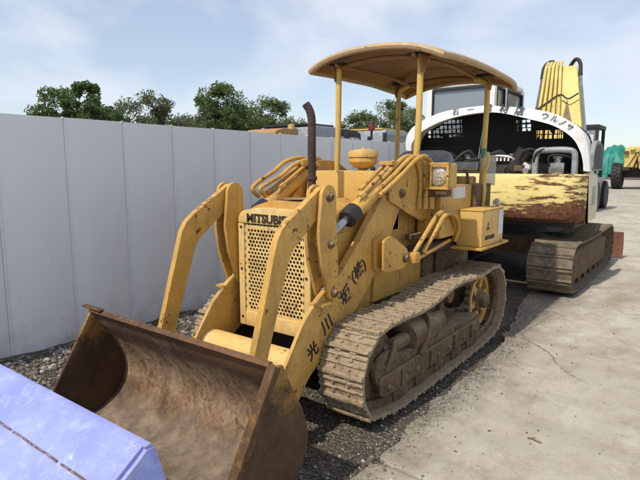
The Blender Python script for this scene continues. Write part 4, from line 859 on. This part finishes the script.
for y0, y1 in ((cy0 + .10, cy0 + .47), (cy0 + .57, cy1 - .09)):
    for a, b, e, f in ((y0, y0 + .025, 1.86, 2.75), (y1 - .025, y1, 1.86, 2.75), (y0 + .026, y1 - .026, 2.725, 2.75)): bm = B(); box(bm, cx1 - .028, cx1 + .003, a, b, e, f); obj('window_frame', bm, 'rubber', cab)
    bm = B(); box(bm, cx1 - .12, cx1 - .10, y0 + .02, y1 - .02, 1.9, 2.7); obj('curtain', bm, 'cream', cab)
# boom: tapered box going up and away, pipes over its back
def bsec(t):
    y = 8.2 + 1.35 * t; z = 1.15 + 1.98 * t; c = -1.84 - .32 * t; hw = .43 - .19 * t; return c, y, z, hw
bm = B(); rings = []
for k in range(9):
    t = k / 8; c, y, z, hw = bsec(t); dy, dz = .20, -.12; rings.append([bm.verts.new(p) for p in ((c - hw, y - .14, z + .08), (c + hw, y - .14, z + .08), (c + hw, y + .35, z - .16), (c - hw, y + .35, z - .16))])
for a, b in zip(rings, rings[1:]):
    for j in range(4): bm.faces.new((a[j], b[j], b[(j + 1) % 4], a[(j + 1) % 4]))
bm.faces.new(rings[0]); bm.faces.new(rings[-1][::-1]); boom = obj('boom', bm, 'exyel', ex_, .015)
for k in range(5):
    f = -.88 + .23 * k; pts = []
    for t in (0.05, .3, .55, .8, .97, 1.03): c, y, z, hw = bsec(t); pts.append((c + f * hw, y - .19 + (.10 if t > 1 else 0), z + .11))
    bm = B(); tube(bm, spline(pts, 4), .024, 8); obj('boom_pipe', bm, 'exyel', boom)
for s in (1, -1):
    pts = []
    for t in (0.05, .35, .65, .93): c, y, z, hw = bsec(t); pts.append((c + s * (hw + .04), y - .10, z + .04))
    bm = B(); tube(bm, spline(pts, 4), .022, 8); obj('boom_pipe', bm, 'steel', boom)
    c, y, z, hw = bsec(.93); c2, y2, z2, h2 = bsec(1.0)
    bm = B(); tube(bm, spline([(c + s * (hw + .04), y - .10, z + .04), (c2 + s * (h2 + .03), y2 - .06, z2 + .12), (c2 + s * h2 * .75, y2 + .04, z2 + .20), (c2 + s * h2 * .35, y2 + .10, z2 + .10)], 6), .03, 10); obj('boom_hose', bm, 'rubber', boom)
pts = []
for f, t in ((-1.0, .60), (-.5, .66), (.1, .72), (.5, .68), (1.0, .72)): c, y, z, hw = bsec(t); pts.append((c + f * hw, y - .23, z + .13))
bm = B(); tube(bm, spline(pts, 5), .012, 8); obj('cable', bm, 'rubber', boom)
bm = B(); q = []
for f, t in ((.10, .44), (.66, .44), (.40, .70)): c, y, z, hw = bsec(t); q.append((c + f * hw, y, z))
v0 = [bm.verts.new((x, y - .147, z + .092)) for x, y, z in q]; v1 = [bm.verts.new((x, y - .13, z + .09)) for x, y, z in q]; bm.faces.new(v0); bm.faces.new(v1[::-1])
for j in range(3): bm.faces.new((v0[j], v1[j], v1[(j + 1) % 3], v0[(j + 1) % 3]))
obj('boom_gap_shade', bm, 'under', boom)  # flat dark plate painting in the shade of the gap between the boom plates
# dozer blade on the far end of the undercarriage
bm = B(); prism(bm, [(10.25, .02), (10.33, .02), (10.38, .24), (10.30, .47), (10.24, .47), (10.29, .24)], EC - 1.25, -1.17); obj('dozer_blade', bm, 'redrust', ex_, .01)
bm = B(); box(bm, EC - .5, EC - .35, 9.0, 10.26, .2, .34); box(bm, EC + .35, EC + .5, 9.0, 10.26, .2, .34); obj('blade_arm', bm, 'under', ex_, .01)

# ------------------------------------------------------------------ background machines beyond
def wheel(parent, x, y, r, wdt, mat='rubber', rim='exyel'):
    bm = B(); lathe(bm, [(r * .55, -wdt / 2), (r * .9, -wdt / 2), (r, -wdt * .36), (r, wdt * .36), (r * .9, wdt / 2), (r * .55, wdt / 2)], (x, y, r), 'x', 28); wl = obj('wheel', bm, mat, parent)
    for k in range(22):
        a = 2 * math.pi * k / 22; 
        for s in (-1, 1):
            bm = B(); c = Vector((x + s * wdt * .2, y + r * 1.0 * math.cos(a + s * .07), r + r * 1.0 * math.sin(a + s * .07))); box(bm, -wdt * .22, wdt * .22, -.04, .04, -.035, .035); bm.transform(Matrix.Translation(c) @ Matrix.Rotation(a, 4, 'X')); obj('tread_lug', bm, mat, wl)
    bm = B(); lathe(bm, [(0, -wdt * .3), (r * .56, -wdt * .42), (r * .56, wdt * .42), (0, wdt * .3)], (x, y, r), 'x', 20); obj('rim', bm, rim, wl)
wl = thing('wheel_loader', (-4.6, 42, 0), 'distant yellow wheeled machine with big tyres under the green tarp at right edge', 'wheel loader')
for x, y in ((-5.45, 42), (-3.3, 42), (-7.4, 44.6), (-3.3, 45.2)): wheel(wl, x, y, .92, .62)
bm = B(); box(bm, -6.6, -3.4, 42.4, 45.4, .8, 1.5); obj('chassis', bm, 'dark', wl, .05)
bm = B(); prism(bm, fill([(-5.2, 1.5), (-5.1, 2.9), (-3.6, 2.95), (-3.4, 1.5)], .12), 41.9, 45.6, 'y'); obj('engine_cover', bm, 'exyel', wl, .04)
q = random.Random(12)
for k in range(16):
    x = q.uniform(-5.2, -3.5); z = q.uniform(1.2, 2.7); bm = B(); box(bm, x, x + q.uniform(.15, .5), 41.5 + q.uniform(0, .3), 41.89, z, z + q.uniform(.12, .45)); obj('bracket', bm, q.choice(('exyel', 'exyel', 'tank', 'under')), wl, .02)
for k in range(7):
    x = q.uniform(-5.2, -3.8); bm = B(); tube(bm, [(x, 41.45, q.uniform(1.1, 1.7)), (x + q.uniform(-.5, .8), 41.45, q.uniform(2.3, 3.1))], .05, 8); obj('strut', bm, q.choice(('exyel', 'tank', 'dark')), wl)
tp = thing('tarp', (-6.2, 42.2, 1.2), 'teal green tarpaulin draped over the far yellow machine', 'tarp')
bm = B(); nx, ny = 22, 16; g = []
for j in range(ny + 1):
    g.append([])
    for i in range(nx + 1):
        u, v = i / nx, j / ny; h = 3.15 - 1.0 * (1 - u) ** 2.4 - .9 * max(0, (.35 - v) / .35) ** 1.5 - .55 * u ** 5; h += .28 * noise.noise((u * 6, v * 6, 2)) + .07 * noise.noise((u * 15, v * 15, 2))
        g[-1].append(bm.verts.new((-7.1 + 2.0 * u + .1 * noise.noise((u * 5, v * 5, 8)), 41.7 + 2.8 * v + .12 * noise.noise((u * 9, v * 4, 5)), h)))
skirt = []
for i in range(nx + 1):
    c = g[0][i].co; u = i / nx; skirt.append(bm.verts.new((c.x + .08 * math.sin(i * 1.9), c.y - .12 + .07 * math.sin(i * 2.3), 1.25 - .35 * math.sin(u * 2.5) + .15 * math.sin(i * 1.1))))
for j in range(ny):
    for i in range(nx): bm.faces.new((g[j][i], g[j][i + 1], g[j + 1][i + 1], g[j + 1][i]))
for i in range(nx): bm.faces.new((skirt[i], skirt[i + 1], g[0][i + 1], g[0][i]))
obj('cloth', bm, 'tarp', tp, 0, 180)
yr = thing('motor_grader', (-2.6, 40, 0), 'far yellow machine body filling the right edge beyond the wheeled loader', 'machine')
bm = B(); prism(bm, fill([(-3.1, .7), (-3.1, 2.9), (-2.3, 3.1), (.4, 3.0), (.6, .7)], .1), 41, 45, 'y'); obj('body', bm, 'exyel', yr, .05)
for k in range(6): bm = B(); box(bm, -3.0 + .5 * k, -2.7 + .5 * k, 40.9, 40.99, 1.0 + .3 * (k % 2), 2.3 + .2 * (k % 3)); obj('hatch', bm, 'tank' if k % 2 else 'under', yr, .02)
for x in (-2.6, -1.0): wheel(yr, x, 41.6, .6, .5)
mc = thing('roller_cab', (-3.75, 20.5, 0), 'dark cab with black roof and white notice behind the excavator', 'cab')
bm = B(); box(bm, -4.35, -3.25, 20.0, 21.4, 2.86, 3.0); obj('roof', bm, 'dark', mc, .03)
for x, y in ((-4.28, 20.08), (-3.32, 20.08), (-4.28, 21.3), (-3.32, 21.3)): bm = B(); box(bm, x - .05, x + .05, y - .05, y + .05, 1.2, 2.87); obj('post', bm, 'dark', mc)
bm = B(); box(bm, -4.22, -3.38, 20.06, 20.08, 1.3, 2.8); obj('pane', bm, 'glass', mc)
bm = B(); box(bm, -3.66, -3.42, 20.03, 20.05, 2.36, 2.66); obj('notice', bm, 'sticker', mc)
bm = B(); prism(bm, fill([(20, .45), (20, 1.25), (22.5, 1.25), (23, .45)], .1), -4.35, -3.35); obj('body', bm, 'greyblue', mc, .04)
for y in (20.6, 22.4): wheel(mc, -3.4, y, .5, .35)
# machines behind the fence (only their tops show)
def truck(name, x, y, w_, top, cmat, label, cat='truck', rmat='dark'):
    t = thing(name, (x, y, 0), label, cat, None)
    bm = B(); prism(bm, fill([(y - w_ / 2, .9), (y - w_ / 2, 1.9), (y - w_ / 2 + .12, top), (y + w_ / 2 - .12, top), (y + w_ / 2, 1.9), (y + w_ / 2, .9)], .08), x - 1.6, x); obj('cab', bm, cmat, t, .03)
    bm = B(); prism(bm, fill([(y - w_ / 2 + .1, 1.9), (y - w_ / 2 + .2, top - .14), (y + w_ / 2 - .2, top - .14), (y + w_ / 2 - .1, 1.9)], .05), x + .002, x + .012); obj('windscreen', bm, 'glass', t)
    bm = B(); box(bm, x - 5, x - 1.62, y - w_ / 2, y + w_ / 2, .8, 1.5); obj('load_bed', bm, 'dark', t, .02)
    for dx in (-.7, -4):
        for s in (-1, 1): bm = B(); lathe(bm, [(.25, -.12), (.45, -.12), (.48, 0), (.45, .12), (.25, .12)], (x + dx, y + s * (w_ / 2 - .15), .46), 'y', 20); obj('wheel', bm, 'rubber', t)
    bm = B(); box(bm, x - 1.5, x - .1, y - w_ * .42, y + w_ * .42, top + .002, top + .05); obj('roof_rack', bm, rmat, t, .01)
    for s in (-1, 1): bm = B(); box(bm, x + .10, x + .16, y + s * (w_ / 2 + .12) - .07, y + s * (w_ / 2 + .12) + .07, top - .45, top - .1); obj('mirror', bm, 'dark', t, .01)
    return t
truck('parked_truck', -7.2, 9.75, 1.15, 2.50, 'greyblue', 'grey truck cab peeping over the white fence right of the exhaust pipe')
truck('parked_truck', -7.6, 11.35, 1.3, 2.48, 'dark', 'dark truck cab peeping over the white fence behind the front canopy post')
truck('parked_truck', -7.4, 13.5, 1.6, 2.60, 'greyblue', 'cab with yellow roof panel peeping over the white fence left of the excavator hood', rmat='tank')
t = thing('beacon_pole', (-7.0, 11.45, 0), 'small red lamp with black cap above the white fence', 'lamp')
bm = B(); cyl(bm, (-7, 11.45, 0), (-7, 11.45, 2.5), .03, 8); obj('pole', bm, 'dark', t)
bm = B(); lathe(bm, [(0, 0), (.07, 0), (.085, .04), (.08, .17), (0, .17)], (-7, 11.45, 2.48), 'z', 16); obj('lamp', bm, 'red', t)
bm = B(); lathe(bm, [(0, 0), (.09, 0), (.07, .05), (0, .06)], (-7, 11.45, 2.652), 'z', 16); obj('cap', bm, 'dark', t)
t = thing('orange_machine', (-8, 8.4, 0), 'orange machine roof with amber beacon just above the white fence', 'machine')
bm = B(); prism(bm, fill([(8.5, 1.0), (8.5, 2.36), (8.8, 2.43), (9.3, 2.41), (9.5, 1.0)], .08), -8.6, -7.6); obj('body', bm, 'orange', t, .03)
for y in (8.2, 9.3): bm = B(); lathe(bm, [(.2, -.15), (.5, -.15), (.52, 0), (.5, .15), (.2, .15)], (-7.6, y, .51), 'x', 20); obj('wheel', bm, 'rubber', t)
bm = B(); lathe(bm, [(0, 0), (.08, 0), (.08, .1), (0, .12)], (-7.7, 9.15, 2.42), 'z', 14); obj('beacon', bm, 'tank', t)

# ------------------------------------------------------------------ trees beyond the fence
def tree(x, y, h, rx, mat, label, nleaf, seed, bare=False, low=.30, ls=.075):
    rr = random.Random(seed); t = thing('broadleaf_tree' if not bare else 'bare_tree', (x, y, 0), label, 'tree', 'trees beyond the fence')
    tips = []; bm = B()
    def limb(p, d, l, r, dep):
        pts = [p]; q = p.copy(); dd = d.copy()
        for k in range(4):
            dd = (dd + Vector((rr.uniform(-.25, .25), rr.uniform(-.25, .25), rr.uniform(-.05, .15)))).normalized(); q = q + dd * l / 4; pts.append(q.copy())
        tube(bm, pts, [r * (1 - .13 * k) for k in range(5)], 6 if dep < 2 else 4)
        if dep >= 3: tips.append(q); return
        for _ in range(4 if dep == 0 else 3):
            a = rr.uniform(0, 6.28); nd = (dd * .75 + Vector((math.cos(a), math.sin(a), rr.uniform(-.05, .5))) * .8).normalized(); limb(pts[rr.choice((2, 3, 4))], nd, l * .66, r * .55, dep + 1)
        tips.append(q)
    limb(Vector((x, y, -.1)), Vector((0, 0, 1)), h * .42, h * .022, 0)
    obj('trunk', bm, 'bark', t, 0, 60)
    if bare: return
    clumps = []
    for _ in range(95):
        a = rr.uniform(0, 6.28); u = rr.random() ** .5; v = rr.uniform(-1, 1); e = (1 - v * v) ** .5
        clumps.append((Vector((x + math.cos(a) * u * rx * e * .95, y + math.sin(a) * u * rx * e * .95, h * (low + .98) / 2 + v * h * (1 - low) / 2 * .92)), rr.uniform(.12, .44) * rx * .55))
    clumps += [(p, .28 * rx * .6) for p in tips if p.z > h * low]
    V, F = [], []
    for i in range(nleaf):
        c, r = rr.choice(clumps); d = Vector((rr.gauss(0, 1), rr.gauss(0, 1), rr.gauss(0, .8))).normalized() * r * rr.random() ** .4; p = c + d
        if p.z < .4: continue
        n = Vector((rr.gauss(0, 1), rr.gauss(0, 1), rr.gauss(.5, 1))).normalized(); u = n.orthogonal().normalized(); u.rotate(Matrix.Rotation(rr.uniform(0, 6.28), 3, n)); v = n.cross(u); s = ls * rr.uniform(.6, 1.3); k = len(V)
        V += [p - u * s, p - v * s * .42 + n * s * .1, p + u * s, p + v * s * .42 + n * s * .1]; F.append((k, k + 1, k + 2, k + 3))
    me = bpy.data.meshes.new('crown'); me.from_pydata([tuple(v - Vector((x, y, 0))) for v in V], [], F); me.materials.append(M[mat]); o = bpy.data.objects.new('crown', me); col.objects.link(o); o.parent = t
tree(-17, 9.2, 4.45, 1.55, 'leaf1', 'rounded dark green tree, leftmost above the white fence', 23000, 1)
tree(-18, 12.7, 4.5, 1.6, 'leaf3', 'loose light green tree second from left above the fence', 12000, 2, ls=.065)
tree(-18, 16.6, 5.25, 1.75, 'leaf1', 'tall dark tree in the middle above the white fence', 24000, 3)
tree(-18, 19.6, 4.95, 1.9, 'leaf2', 'green tree just left of the exhaust pipe', 21000, 4)
tree(-17.4, 21.4, 5.6, 1.4, 'bark', 'bare grey leafless tree by the exhaust pipe', 0, 5, True)
tree(-18, 28.5, 5.0, 1.9, 'leaf2', 'tree with loose crown between the two front canopy posts', 20000, 6)
tree(-19, 34.5, 6.4, 2.3, 'leaf2', 'tree seen right of the rear canopy post beside the excavator cab', 22000, 8)
tree(-23, 24.6, 4.6, 2.0, 'leaf3', 'hazy low tree behind the parked trucks', 12000, 9)

# ------------------------------------------------------------------ litter
t = thing('twig', (-.71, 3.04, 0), 'short dark twig lying on the concrete at lower right', 'twig')
bm = B(); tube(bm, spline([(-.755, 3.045, .006), (-.73, 3.05, .009), (-.70, 3.04, .007), (-.672, 3.035, .006)], 4), [.006] * 12 + [.003], 6); obj('stem', bm, 'under', t)
bm = B(); tube(bm, [(-.73, 3.05, .009), (-.715, 3.065, .012)], .0025, 5); obj('side_shoot', bm, 'under', t)
t = thing('green_rag', (-1.62, 7.55, .655), 'crumpled pale green rag lying on top of the excavator track', 'rag')
bm = B(); n = 14; g = [[bm.verts.new((-1.80 + .34 * i / n + .02 * noise.noise((i * .7, j * .7, 1)), 7.42 + .30 * j / n + .02 * noise.noise((i * .7, j * .7, 4)), .668 + .022 * (1 + noise.noise((i * .45, j * .45, 6))))) for i in range(n + 1)] for j in range(n + 1)]
for j in range(n):
    for i in range(n): bm.faces.new((g[j][i], g[j][i + 1], g[j + 1][i + 1], g[j + 1][i]))
r_ = bmesh.ops.solidify(bm, geom=bm.faces[:], thickness=.004); obj('cloth', bm, 'rag', t, 0, 60)
